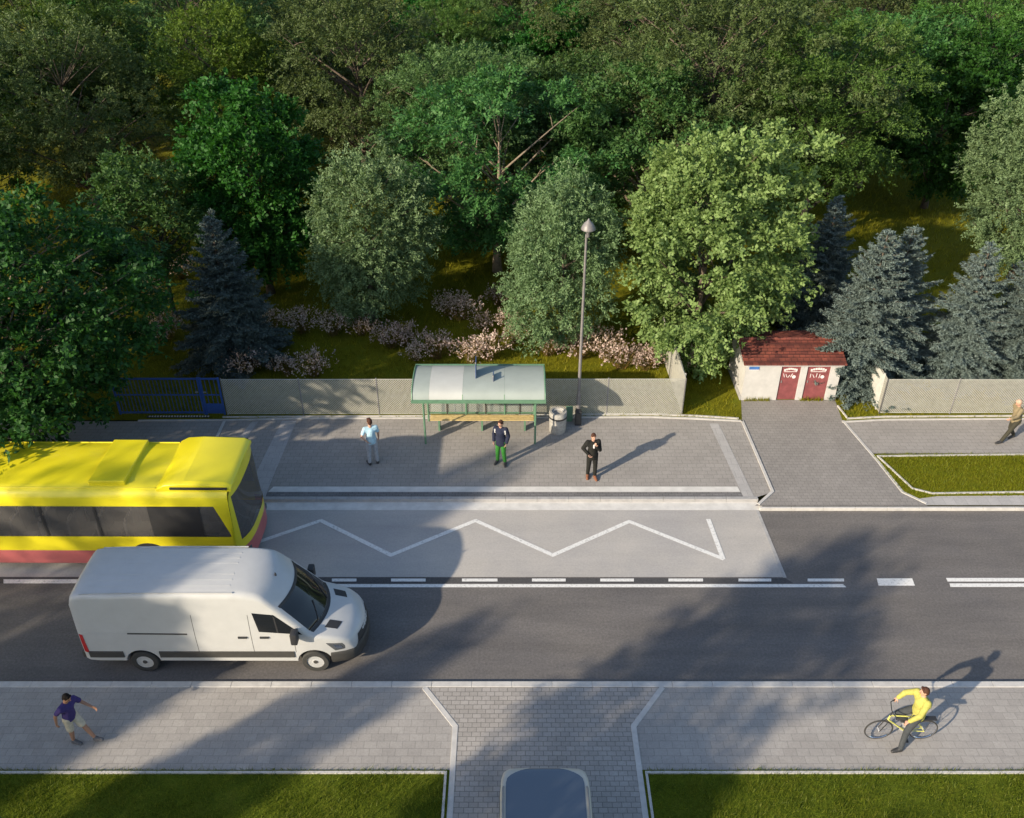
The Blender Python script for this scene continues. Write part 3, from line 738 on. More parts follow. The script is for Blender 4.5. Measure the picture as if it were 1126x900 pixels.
for x0, x1 in ((-2.94, -1.66), (-1.59, -.29), (-.22, .76)):
    MB().box(((x0+x1)/2, PY1+.03, 1.1), (x1-x0, .012, 1.5)).build('back_panel', M['glass_clear'], sh)
b = MB()
for k in range(3): b.box((-1.05, 26.13+.115*k, .46), (3.62, .10, .04))
bench = b.build('bench', M['yellow_wood'], sh, bevel=.006)
for x in (-2.55, -1.05, .45): MB().box((x, 26.24, .22), (.06, .28, .44)).build('bench_leg', M['green_steel'], bench)
for x in (-2.97, .79):
    MB().box((x, (PY0+PY1)/2, 1.95), (.04, PY1-PY0, .05)).build('side_rail', M['green_steel'], sh)
# stop sign on the roof, edge-on to the camera, and a second shorter plate
for (x, y, zb, zt, w, lb, cat) in ((-1.20, 25.62, 2.32, 3.02, .55, 'navy bus stop sign plate on a thin mast standing on the shelter roof', 'sign'), (-.62, 25.45, 2.30, 2.62, .40, 'short navy sign plate on the shelter roof, right of the taller one', 'sign')):
    t = thing('stop_sign', lb, cat, (x, y, PZ+zb-.06))
    MB().tube([(0, 0, 0), (0, 0, zt-zb+.12)], .022, 8).build('mast', M['galv'], t)
    MB().box((0, w*.45, (zt-zb)/2+.12), (.03, w, zt-zb-.12)).build('plate', M['navy'], t, bevel=.008)

# ------------------------------------------------------------------ litter bin, lamp, cabinets
bx, by = g(613, 474, PZ)
bn = thing('litter_bin', 'round exposed-concrete litter bin with dark band beside the shelter', 'litter bin', (bx, by, PZ))
MB().lathe([(.27, 0), (.29, .05), (.31, .80), (.29, .84), (.22, .84), (.20, .74), (.001, .70)], n=28).build('body', M['bin_concrete'], bn, smooth=True, ang=35)
MB().lathe([(.312, .60), (.322, .61), (.322, .66), (.312, .67)], n=28, closed=True).build('band', M['black_plastic'], bn)
MB().lathe([(.20, .76), (.20, .80), (.17, .80), (.17, .76)], n=24, closed=True).build('liner', M['rim'], bn)
lx, ly = g(635, 463, PZ)
lp = thing('street_lamp', 'tall slim grey street lamp standing by the fence beside the shelter', 'street lamp', (lx, ly, PZ))
MB().tube([(0, 0, 0), (0, 0, 1.1), (0, 0, 1.15), (0, 0, 7.1)], [.085, .08, .058, .038], 12).build('pole', M['lampgrey'], lp, smooth=True)
MB().lathe([(.05, 7.0), (.05, 7.14), (.10, 7.20), (.23, 7.26), (.22, 7.32), (.14, 7.46), (.05, 7.54), (.02, 7.60), (.001, 7.62)], (.05, 0, 0), n=20).build('lamp_head', M['lampgrey'], lp, smooth=True, ang=50)
MB().lathe([(.001, 7.18), (.14, 7.19), (.20, 7.255)], (.05, 0, 0), n=20).build('lamp_lens', M['glass_clear'], lp, smooth=True)
MB().box((0, -.09, 1.2), (.05, .03, .2)).build('hatch', M['galv'], lp)
cb = thing('electric_cabinet', 'small dark metal cabinet at the foot of the street lamp', 'cabinet', (lx+.0, ly-.22, PZ))
MB().box((0, 0, .29), (.22, .18, .58)).build('case', M['black_plastic'], cb, bevel=.015); MB().box((0, -.095, .30), (.17, .012, .42)).build('door', M['dark_plastic'], cb, bevel=.004)
cb = thing('electric_cabinet', 'small green metal cabinet between the litter bin and the street lamp', 'cabinet', (lx-.30, ly+.02, PZ))
MB().box((0, 0, .32), (.24, .18, .5)).box((0, 0, .04), (.2, .14, .08)).build('case', M['green_steel'], cb, bevel=.015); MB().box((0, -.095, .33), (.18, .012, .4)).build('door', M['green_steel'], cb, bevel=.004)

# ------------------------------------------------------------------ white utility building
HX0, HX1, HY0, HY1 = 8.46, 11.92, 28.10, 30.35
hz = 1.58
hs = thing('utility_building', 'low whitewashed utility building with red tiled roof and two red doors', 'building', ((HX0+HX1)/2, HY0, PZ))
hw = (HX1-HX0)/2; hd = HY1-HY0; rz_ = hz+.36
def WX_(px): return g(px, 440, PZ)[0]-(HX0+HX1)/2
dd = [(WX_(853), WX_(874)), (WX_(881), WX_(906))]
b = MB()
xs = [-hw, dd[0][0], dd[0][1], dd[1][0], dd[1][1], hw]
for x0, x1 in ((xs[0], xs[1]), (xs[2], xs[3]), (xs[4], xs[5])): b.box(((x0+x1)/2, .08, hz/2), (x1-x0, .16, hz))
for x in (-hw+.08, hw-.08): b.prism([(.16, 0), (hd-.16, 0), (hd-.16, hz), (hd/2, rz_-.02), (.16, hz)], -.08, .08)
# the gables were built lying down: stand them up
vs = b.v; n0 = 3*8
for gi, x in enumerate((-hw+.08, hw-.08)):
    for i in range(n0+gi*10, n0+gi*10+10):
        p = vs[i]; vs[i] = (x+p[2], p[0], p[1])
b.box((0, hd-.08, hz/2), (2*hw, .16, hz))
for x0, x1 in dd: b.box(((x0+x1)/2, .08, hz-.03), (x1-x0, .16, .06))
b.build('wall', M['wall_white'], hs)
rf = MB()
nrow = 9
for s in (-1, 1):
    for k in range(nrow):
        t0, t1 = k/nrow, (k+1)/nrow
        ya = hd/2-s*(hd/2+.14)*(1-t0); yb_ = hd/2-s*(hd/2+.14)*(1-t1)
        za = hz-.02+(rz_-hz+.02)*t0; zb_ = hz-.02+(rz_-hz+.02)*t1
        rf.add([(-hw-.12, ya, za+.055), (hw+.12, ya, za+.055), (hw+.12, yb_, zb_+.02), (-hw-.12, yb_, zb_+.02), (-hw-.12, ya, za), (hw+.12, ya, za), (hw+.12, yb_, zb_-.02), (-hw-.12, yb_, zb_-.02)],
               [(0, 1, 2, 3), (7, 6, 5, 4), (0, 4, 5, 1), (1, 5, 6, 2), (2, 6, 7, 3), (3, 7, 4, 0)])
roof = rf.build('roof', M['tiles'], hs)
MB().tube([(-hw-.12, hd/2, rz_+.03), (hw+.12, hd/2, rz_+.03)], .06, 10).build('ridge_tiles', M['tiles'], roof, smooth=True)
MB().box((0, -.06, hz-.05), (2*hw+.1, .10, .05)).build('eaves_board', M['wall_white'], hs)
random.seed(4)
for x0, x1 in dd:
    w = x1-x0
    d = MB().box(((x0+x1)/2, .07, (hz-.06)/2), (w-.01, .05, hz-.07)).build('door', M['red_door'], hs, bevel=.004)
    b = MB()
    # hand-painted white marks: an arch of strokes, a disc, loose strokes
    for k in range(7):
        t = k/6; b.box((x0+w*(.2+.6*t), .040, 1.27+.05*math.sin(PI*t)), (w*.085, .006, .07+.03*random.random()))
    b.box((x0+w*.5, .040, 1.20), (w*.66, .006, .022))
    for k in range(4): b.box((x0+w*(.2+.13*k), .040, 1.0+.05*random.random()), (.022, .006, .12+.06*random.random()), ry=random.uniform(-.6, .6))
    b.lathe([(.07, .036), (.07, .043)], (x0+w*.72, 0, .98), 14, 'Y')
    b.build('painted_marks', M['chalk'], d)
    MB().box((x0+w*.12, .035, .78), (.03, .03, .10)).build('handle', M['galv'], d)
sg = MB().box((-hw+.30, -.012, hz-.20), (.36, .02, .13)).build('wall_sign', M['sign_blue'], hs, bevel=.003)
MB().box((-hw+.30, -.026, hz-.27), (.36, .008, .025)).build('white_edge', M['chalk'], sg)
for x in (-hw-.02, hw+.02): MB().box((x, hd/2, .08), (.05, hd, .16)).build('plinth', M['kerb_grey'], hs)

# ------------------------------------------------------------------ fences
def mesh_fence(label, runs, h, posts, group, sag=0):
    """diamond wire mesh between posts; runs of (start, end) in plan, each run a panel"""
    root = thing('mesh_fence', label, 'fence', (runs[0][0][0], runs[0][0][1], PZ), group=group)
    o = Vector((*runs[0][0], 0))
    for a, c in runs:
        a = Vector((*a, 0))-o; c = Vector((*c, 0))-o; d = c-a; ln = d.length; d.normalize(); nn = Vector((-d.y, d.x, 0))
        b = MB(); sp = .085; hw_ = .011; k = -int(h/sp)-1
        while k*sp < ln:
            for sgn in (1, -1):
                # wire from (u0, .06) rising at 45 degrees
                u0 = k*sp if sgn > 0 else k*sp+h
                u1 = u0+sgn*h
                t0, t1 = 0., 1.
                if u1 != u0:
                    ta, tb = sorted(((0-u0)/(u1-u0), (ln-u0)/(u1-u0))); t0, t1 = max(0, ta), min(1, tb)
                if t1-t0 < .02: continue
                pa = a+d*(u0+(u1-u0)*t0)+Vector((0, 0, .05+(h-.07)*t0)); pb = a+d*(u0+(u1-u0)*t1)+Vector((0, 0, .05+(h-.07)*t1))
                along = (pb-pa).normalized(); w = along.cross(nn)*hw_; off = nn*(.004*sgn)
                q = [pa+w, pa-w, pb-w, pb+w]
                b.add([p+off+nn*.003 for p in q]+[p+off-nn*.003 for p in q], [(0, 1, 2, 3), (7, 6, 5, 4), (0, 4, 5, 1), (1, 5, 6, 2), (2, 6, 7, 3), (3, 7, 4, 0)])
            k += 1
        b.build('wire_panel', M['fence_wire'], root)
        for z in (.05, h): 
            b = MB(); b.tube([a+Vector((0, 0, z)), c+Vector((0, 0, z))], .014, 6); b.build('rail', M['fence_wire'], root)
        m_ = max(1, round(ln/posts)); 
        for i in range(m_+1):
            p = a+d*ln*i/m_; b = MB(); b.tube([p, p+Vector((0, 0, h+.05))], .024, 8); b.build('post', M['galv'], root)
    return root
fy = g(500, 458, PZ)[1]+.12
L0, L1 = (-10.25, fy-.03), (g(750, 457, PZ)[0], fy)
mesh_fence('long grey wire mesh fence running behind the bus shelter', [(L0, L1), (L1, (L1[0]-.15, L1[1]+4.6))], 1.5, 2.6, 'wire mesh fences')
R0 = g(967, 456, PZ); R0 = (R0[0], R0[1]+.05)
mesh_fence('grey wire mesh fence beside the walking man in beige, below the blue spruces', [((R0[0]+.1, R0[1]+3.2), R0), (R0, (26, R0[1]-.02))], 1.45, 2.6, 'wire mesh fences')
# solid pale end boards where the fences turn back
for (x, y, ln, lb) in ((L1[0]+.03, L1[1]+.35, 2.6, 'pale solid fence board at the corner of the fence left of the utility building'), (R0[0]-.02, R0[1]+.3, 2.2, 'pale solid fence board at the corner of the fence under the spruce')):
    t = thing('fence_board', lb, 'fence board', (x, y, PZ))
    MB().box((0, ln/2, .74), (.03, ln, 1.40)).build('board', M['fence_pale'], t, bevel=.004)
    for yy in (0, ln): MB().box((0, yy, .76), (.05, .05, 1.52)).build('post', M['fence_pale'], t)

# ------------------------------------------------------------------ blue gates
gy = fy-.02
def leaf_gate(label, x0, x1, h, panel, name):
    t = thing(name, label, 'gate', (x0, gy, PZ)); w = x1-x0
    for x in (0, w): MB().box((x, 0, h/2+.02), (.07, .06, h)).build('stile', M['blue_gate'], t, bevel=.008)
    for z in (.10, h-.03): MB().box((w/2, 0, z), (w-.074, .05, .06)).build('rail', M['blue_gate'], t, bevel=.008)
    nb = max(3, int(w/.13))
    for i in range(1, nb): MB().box((w*i/nb, 0, h/2+.03), (.018, .018, h-.22)).build('bar', M['blue_gate'], t)
    if panel: MB().box((w/2, -.005, .30), (w-.08, .03, .36)).build('kick_panel', M['blue_gate'], t)
    MB().box((w*.5, 0, h*.55), (w-.074, .03, .035)).build('mid_rail', M['blue_gate'], t)
    MB().box((.10 if panel else w-.1, -.05, 1.0), (.10, .03, .04)).build('handle', M['galv'], t)
xg = [g(p, 461, PZ)[0] for p in (246, 225, 173)]
leaf_gate('narrow blue steel gate with solid bottom panel at the end of the fence', xg[1]+.02, xg[0]-.02, 1.55, True, 'pedestrian_gate')
leaf_gate('wide blue steel gate half hidden by the big leafy tree', xg[2]-1.4, xg[1]-.06, 1.55, False, 'driveway_gate')
tr = thing('gate_rail', 'pale slotted ground rail under the wide blue gate', 'gate rail', (xg[2]-.3, gy-.16, PZ))
MB().box((1.0, 0, .015), (2.2, .07, .03)).build('track', M['dark_plastic'], tr)
for i in range(22): MB().box((.0+.1*i, 0, .04), (.05, .05, .03)).build('tooth', M['concrete_white'], tr)

# ------------------------------------------------------------------ people
def remesh(name, mb, m, parent=None, voxel=.008, smooth=6):
    me = mb.mesh(name, m); t = bpy.data.objects.new('tmp', me); COL.objects.link(t)
    md = t.modifiers.new('r', 'REMESH'); md.mode = 'VOXEL'; md.voxel_size = voxel; md.use_smooth_shade = True
    sm = t.modifiers.new('s', 'SMOOTH'); sm.factor = .5; sm.iterations = smooth
    out = evaluated(t); bpy.data.objects.remove(t)
    out.name = name; out.materials.clear(); out.materials.append(m); out.shade_smooth()
    return obj(name, out, parent)
def hand(mb, wr, d, nrm, curl=.5, s=1.0, thumb=1):
    """palm, five unequal bent fingers; d = direction of the forearm, nrm = where the palm faces"""
    d = Vector(d).normalized(); nrm = Vector(nrm); nrm = (nrm-d*nrm.dot(d)).normalized(); side = d.cross(nrm)
    p0 = Vector(wr); pe = p0+d*.085*s
    for k in (-1.1, 0, 1.1): mb.cap(p0+d*.01+side*k*.012, .017, pe+side*k*.024, .015, 8)
    for k, ln in zip((-1.5, -.5, .5, 1.5), (.078, .088, .082, .064)):
        a = pe+side*k*.0205; q = (d*math.cos(curl)+nrm*math.sin(curl)+side*k*.06).normalized(); m_ = a+q*ln*.5*s
        q2 = (d*math.cos(curl*2)+nrm*math.sin(curl*2)+side*k*.03).normalized()
        mb.cap(a, .0095, m_, .009, 8); mb.cap(m_, .009, m_+q2*ln*.5*s, .0075, 8)
    t0 = p0+d*.03-side*thumb*.022; t1 = t0+(d*.5-side*thumb*.75+nrm*.4).normalized()*.045; t2 = t1+(d*.85-side*thumb*.25+nrm*.45).normalized()*.035
    mb.cap(t0, .014, t1, .011, 8); mb.cap(t1, .011, t2, .009, 8)
def mid(a, b, t): return Vector(a)*(1-t)+Vector(b)*t
def person(label, loc, rz, J, top, bottom, shoes, hair, skin='skin', sleeve='long', leg='long', extra=None, hair_len=0, jacket=False, scale=1.0, group=None, palms=None):
    """J: joints in metres, the figure faces +Y; every limb tapers and bends at its joints"""
    J = {k: Vector(v) for k, v in J.items()}
    pel, che, nek, hd = J['pelvis'], J['chest'], J['neck'], J['head']
    face = J.get('face', Vector((0, 1, 0))).normalized()
    b = MB()
    up = (hd-nek).normalized(); fw = (face-up*face.dot(up)).normalized(); rt = fw.cross(up)
    Q = Matrix((rt, fw, up)).transposed()
    b.ell(hd, (.074, .092, .112), Q); b.ell(hd+fw*.028-up*.062, (.050, .056, .052), Q)
    b.cap(hd+fw*.088+up*.012, .008, hd+fw*.106-up*.024, .014, 8)                       # nose
    for s in (-1, 1): b.ell(hd+rt*s*.076-up*.008-fw*.008, (.010, .022, .032), Q)       # ears
    b.cap(nek-up*.03, .062, hd-up*.06, .052)
    b.cap(pel, .125, mid(pel, che, .5), .118); b.cap(mid(pel, che, .5), .118, che, .135)
    for s in 'lr':
        sh_, el, wr, hip, kn, an, to = (J[q+'_'+s] for q in ('shoulder', 'elbow', 'wrist', 'hip', 'knee', 'ankle', 'toe'))
        b.cap(che+(nek-che)*.45, .060, sh_-Vector((0, 0, .02)), .044); b.cap(che, .115, sh_-Vector((0, 0, .06)), .05)
        b.cap(sh_-Vector((0, 0, .015)), .046, el, .039); b.cap(el, .041, wr, .027)
        k = -1 if s == 'l' else 1
        pn = (palms or {}).get(s, Vector((-k, .3, 0)))
        hand(b, wr, wr-el, pn, .45, 1.0, thumb=1 if s == 'l' else -1)
        b.cap(pel-Vector((0, 0, .02)), .11, hip, .095); b.cap(hip, .092, kn, .058); b.cap(kn, .056, mid(kn, an, .35), .056); b.cap(mid(kn, an, .3), .056, an, .036)
        b.cap(an-Vector((0, 0, .02)), .038, to, .028)
    body = remesh('person', b, M[skin], None, .0075, 5)
    tag(body, label, 'person', group); body.location = loc; body.rotation_euler = (0, 0, rz); body.scale = (scale,)*3
    for s in (-1, 1):
        MB().ell(hd+fw*.084+rt*s*.031+up*.012, (.013, .008, .008), Q, 8).build('eye', M['eye'], body, smooth=True)
    MB().ell(hd+fw*.084-up*.058, (.024, .010, .007), Q, 8).build('mouth', M['lip'], body, smooth=True)
    # hair
    if hair:
        b = MB(); b.ell(hd+up*.026-fw*.016, (.084, .094, .100), Q); b.ell(hd-fw*.035-up*.01, (.080, .072, .095+hair_len*.5), Q)
        b.cap(hd+up*.085+fw*.050-rt*.035, .030, hd+up*.085+fw*.050+rt*.035, .030)
        remesh('hair', b, M[hair], body, .009, 2)
    # top
    b = MB(); e = .030 if jacket else .018
    hem = pel-Vector((0, 0, .10 if jacket else .04))
    b.cap(hem, .125+e, mid(pel, che, .45), .118+e); b.cap(mid(pel, che, .45), .118+e, che, .135+e)
    for s in 'lr':
        sh_, el, wr, hip = (J[q+'_'+s] for q in ('shoulder', 'elbow', 'wrist', 'hip'))
        b.cap(hem+(hip-pel)*.6, .105+e, mid(pel, che, .5)+(hip-pel)*.4, .10+e)
        b.cap(che+(nek-che)*.52, .074+e*.7, sh_-Vector((0, 0, .012)), .054+e*.7); b.cap(che, .12+e, sh_-Vector((0, 0, .06)), .06+e)
        if sleeve == 'long': b.cap(sh_, .056+e*.8, el, .044+e*.7); b.cap(el, .046+e*.7, mid(el, wr, .93), .034+e*.6)
        else: b.cap(sh_-Vector((0, 0, .012)), .050+e*.8, mid(sh_, el, .62), .047+e)
    if jacket: b.cap(nek-up*.045-rt*.02, .068, nek-up*.045+rt*.02, .068)
    remesh('jacket' if jacket else 'shirt', b, M[top] if isinstance(top, str) else top, body, .011, 4)
    # trousers
    b = MB()
    for s in 'lr':
        hip, kn, an = (J[q+'_'+s] for q in ('hip', 'knee', 'ankle'))
        b.cap(pel, .132, hip, .108); b.cap(hip, .108, mid(hip, kn, .5), .092)
        if leg == 'long': b.cap(mid(hip, kn, .5), .092, kn, .074); b.cap(kn, .074, mid(kn, an, .92), .060)
        else: b.cap(mid(hip, kn, .5), .094, mid(hip, kn, .85), .090)
    remesh('trousers' if leg == 'long' else 'shorts', b, M[bottom] if isinstance(bottom, str) else bottom, body, .011, 3)
    for s in 'lr':
        an, to = J['ankle_'+s], J['toe_'+s]; b = MB(); d = (to-an); d.normalize()
        lo = Vector((0, 0, -.045)); heel = an+Vector((d.x, d.y, 0))*-.03+lo
        b.cap(heel, .046, to+d*.025, .042); b.cap(an+Vector((0, 0, .0)), .052, an+d*.09+lo*.5, .050); b.cap(an+d*.05+lo*.3, .050, to, .042)
        remesh('shoe', b, M[shoes] if isinstance(shoes, str) else shoes, body, .009, 2)
    if extra: extra(body, J)
    return body
def cloth(name, col, var=.15): M[name] = plain(name, col, .85, var=var, scale=14, spec=.2); return name
def stand(**kw):
    J = dict(pelvis=(0, 0, .95), chest=(0, 0, 1.27), neck=(0, 0, 1.47), head=(0, .02, 1.62), shoulder_l=(-.175, 0, 1.41), shoulder_r=(.175, 0, 1.41),
        elbow_l=(-.23, -.03, 1.13), elbow_r=(.23, -.03, 1.13), wrist_l=(-.24, .05, .88), wrist_r=(.24, .05, .88), hip_l=(-.085, 0, .92), hip_r=(.085, 0, .92),
        knee_l=(-.11, .02, .50), knee_r=(.11, .02, .50), ankle_l=(-.13, -.02, .09), ankle_r=(.13, -.02, .09), toe_l=(-.16, .14, .035), toe_r=(.16, .14, .035))
    J.update(kw); return J
def at(px, py): x, y = g(px, py, PZ); return (x, y, PZ)
# man in a pale blue shirt seen from behind, one hand on his hip
def shirt_patch(body, J):
    MB().ell(J['pelvis']+Vector((0, -.112, .10)), (.125, .040, .06)).build('shirt_print', M[cloth('blue_print', (.05, .20, .42))], body, smooth=True)
person('man in pale blue shirt and grey trousers seen from behind, left of the shelter', at(411, 510), R(20),
    stand(elbow_l=(-.30, -.06, 1.16), wrist_l=(-.17, -.12, 1.0), elbow_r=(.24, .02, 1.13), wrist_r=(.26, .12, .90), face=(-.25, 1, -.1)),
    cloth('pale_blue_cotton', (.42, .62, .72)), cloth('grey_trousers', (.36, .37, .40)), 'black_plastic', 'hair_brown', sleeve='short', scale=1.04)
def stripes(body, J):
    for s in 'lr':
        sh_ = J['shoulder_'+s]; MB().box(tuple(sh_+Vector((.0, .075, -.08))), (.05, .035, .16), rx=R(-10)).build('shoulder_panel', M['concrete_white'], body, bevel=.012)
person('person in dark blue jacket and bright green trousers standing before the shelter bench', at(551, 509.5), R(162),
    stand(elbow_l=(-.25, -.03, 1.14), wrist_l=(-.22, .08, .92), elbow_r=(.25, -.03, 1.14), wrist_r=(.22, .08, .92), knee_l=(-.10, .03, .5), ankle_l=(-.14, .0, .09), toe_l=(-.19, .15, .035), face=(.35, 1, -.1)),
    cloth('navy_jacket', (.022, .026, .05)), cloth('green_trousers', (.035, .18, .03)), 'black_plastic', 'hair_brown', jacket=True, extra=stripes, hair_len=.03)
def suit_front(body, J):
    MB().ell(J['chest']+Vector((0, .155, .06)), (.035, .022, .085)).build('shirt_front', M['chalk'], body, smooth=True)
person('person in black suit with one hand raised to the face, standing right of the shelter', at(650, 524.5), R(188),
    stand(elbow_r=(.31, -.04, 1.16), wrist_r=(.17, .13, 1.02), elbow_l=(-.21, .10, 1.14), wrist_l=(-.07, .19, 1.36), ankle_r=(.11, -.05, .09), toe_r=(.15, .11, .035), ankle_l=(-.10, .06, .09), toe_l=(-.12, .22, .035), face=(-.1, 1, -.3)),
    cloth('black_suit', (.018, .018, .016)), 'black_suit', cloth('tan_shoes', (.22, .09, .05)), 'hair_brown', jacket=True, extra=suit_front, palms={'l': Vector((.3, .2, 1)), 'r': Vector((0, 0, 1))})
# walkers
walk = dict(pelvis=(0, 0, .93), chest=(0, .05, 1.25), neck=(0, .085, 1.44), head=(0, .15, 1.585), shoulder_l=(-.175, .12, 1.38), shoulder_r=(.175, .04, 1.38), hip_l=(-.085, 0, .90), hip_r=(.085, .0, .90))
person('balding man in khaki jacket and dark trousers striding along the right-hand footpath', at(1109, 484.5), R(105),
    stand(**walk, elbow_l=(-.24, .28, 1.20), wrist_l=(-.26, .52, 1.16), elbow_r=(.25, -.18, 1.15), wrist_r=(.27, -.22, .90), knee_l=(-.09, .20, .50), ankle_l=(-.09, .42, .11), toe_l=(-.09, .58, .07), knee_r=(.09, .02, .48), ankle_r=(.09, -.24, .13), toe_r=(.09, -.10, .035), face=(.1, 1, -.1)),
    cloth('khaki_jacket', (.23, .185, .11)), cloth('dark_olive_trousers', (.045, .042, .03)), 'black_plastic', 'hair_fair', jacket=True)
person('man in purple shirt and pale shorts walking along the near pavement', at(87, 814), R(-105),
    stand(**walk, elbow_l=(-.27, .22, 1.14), wrist_l=(-.29, .45, 1.02), elbow_r=(.24, -.12, 1.12), wrist_r=(.25, -.16, .86), knee_l=(-.09, .21, .51), ankle_l=(-.09, .42, .12), toe_l=(-.09, .58, .12), knee_r=(.09, -.01, .47), ankle_r=(.09, -.06, .09), toe_r=(.09, .10, .035), face=(0, 1, -.25)),
    cloth('purple_cotton', (.055, .040, .15)), cloth('pale_shorts', (.50, .45, .36)), cloth('grey_shoes', (.12, .12, .13)), 'hair_dark', 'skin_tan', sleeve='short', leg='short', scale=.98)

# ------------------------------------------------------------------ bicycle and rider, heading left
bk = g(987, 812.5, PZ)
BZ = (bk[0], bk[1], PZ)
bike = thing('bicycle', 'yellow-framed bicycle under the cyclist on the near pavement', 'bicycle', BZ, R(180))
WR = .335; WB = .52
M['bike_yellow'] = plain('bicycle_yellow', (.60, .58, .16), .35)
for x in (-WB, WB):
    w = MB()
    nrm_ = [(WR-.018+.018*math.cos(2*PI*k/8), .018*math.sin(2*PI*k/8)) for k in range(8)]
    w.lathe(nrm_, n=44, axis='Y', closed=True); wo = w.build('wheel', M['rubber'], bike, smooth=True); wo.location = (x, 0, WR)
    MB().lathe([(WR-.040, -.010), (WR-.030, -.012), (WR-.030, .012), (WR-.040, .010)], n=44, axis='Y', closed=True).build('rim', M['chrome'], wo)
    b = MB()
    for k in range(18):
        a = 2*PI*k/18; b.tube([(.02*math.cos(a+1), .025*(-1)**k, .02*math.sin(a+1)), ((WR-.035)*math.cos(a), 0, (WR-.035)*math.sin(a))], .0022, 4, cap=False)
    b.build('spokes', M['chrome'], wo)
    MB().lathe([(.02, -.05), (.022, 0), (.02, .05)], n=10, axis='Y').build('hub', M['rim'], wo)
bb = (-.08, 0, .30); seat = (-.22, 0, .80); head_t = (.36, 0, .84); head_b = (.385, 0, .70)
b = MB(); b.tube([bb, seat], .017, 8); b.tube([seat, head_t], .017, 8); b.tube([bb, head_b], .021, 8); b.tube([head_t, head_b], .021, 8)
for s in (-1, 1): b.tube([bb, (-WB, s*.05, WR)], .010, 6); b.tube([(-.21, s*.02, .74), (-WB, s*.05, WR)], .009, 6)
b.build('frame', M['bike_yellow'], bike, smooth=True)
b = MB(); b.tube([head_b, (.40, 0, .66)], .018, 8)
for s in (-1, 1): b.tube([(.40, s*.02, .67), (.41, s*.055, .62), (WB, s*.055, WR)], .012, 6)
b.build('fork', M['black_plastic'], bike, smooth=True)
hb = MB(); hb.tube([head_t, (.345, 0, .96)], .014, 8); hb.tube([(.22, -.30, 1.0), (.31, -.24, 1.02), (.345, -.05, .97), (.345, .05, .97), (.31, .24, 1.02), (.22, .30, 1.0)], .012, 8)
hbo = hb.build('handlebar', M['black_plastic'], bike, smooth=True)
for s in (-1, 1): MB().tube([(.24, s*.288, 1.004), (.17, s*.325, .993)], .018, 8).build('grip', M['rubber'], hbo)
b = MB(); b.tube([seat, (-.245, 0, .90)], .013, 8); b.build('seat_post', M['rim'], bike)
b = MB(); b.ell((-.29, 0, .925), (.13, .085, .035)); b.ell((-.17, 0, .93), (.11, .035, .026)); b.build('saddle', M['black_plastic'], bike, smooth=True)
ca = R(-100)
for s, a in ((1, ca), (-1, ca+PI)):
    e = (bb[0]+.17*math.cos(a), s*.09, bb[2]+.17*math.sin(a))
    cr = MB().tube([(bb[0], s*.06, bb[2]), e], .012, 6).build('crank', M['rim'], bike)
    MB().box((e[0], s*.15, e[2]), (.09, .10, .025)).build('pedal', M['black_plastic'], cr)
MB().lathe([(.085, -.055), (.095, -.053), (.085, -.051)], bb, 24, 'Y').build('chainring', M['rim'], bike)
MB().box((-WB-.02, 0, .74), (.36, .12, .02)).build('rack', M['black_plastic'], bike)
MB().tube([(-WB-.12, 0, .73), (-WB, .05, WR)], .007, 5).build('rack_stay', M['black_plastic'], bike)
pn = (bb[0]+.17*math.cos(ca), bb[2]+.17*math.sin(ca)); pf = (bb[0]-.17*math.cos(ca), bb[2]-.17*math.sin(ca))
# rider faces +Y of his own frame; bicycle forward (+x of the bike) = rider +Y; near side (camera) is his left
rider = person('cyclist in yellow jacket and dark trousers astride a bicycle on the near pavement', BZ, R(90),
    dict(pelvis=(0, -.27, 1.02), chest=(-.02, -.24, 1.34), neck=(-.02, -.22, 1.54), head=(-.01, -.21, 1.69), shoulder_l=(-.17, -.28, 1.47), shoulder_r=(.17, -.18, 1.47),
         elbow_l=(-.31, -.12, 1.22), elbow_r=(.34, -.02, 1.23), wrist_l=(-.33, .10, 1.06), wrist_r=(.33, .12, 1.06),
         hip_l=(-.09, -.24, .98), hip_r=(.09, -.24, .98), knee_l=(-.22, .00, .55), knee_r=(.13, .13, .76), ankle_l=(-.34, .08, .09), ankle_r=(.15, pf[0]-.06, pf[1]+.09),
         toe_l=(-.36, .23, .035), toe_r=(.16, pf[0]+.09, pf[1]+.055), face=(.2, 1, -.05)),
    cloth('yellow_jacket', (.43, .40, .10), .18), cloth('slate_trousers', (.055, .06, .065)), 'black_plastic', 'hair_brown', jacket=True, palms={'l': Vector((0, 0, -1)), 'r': Vector((0, 0, -1))})
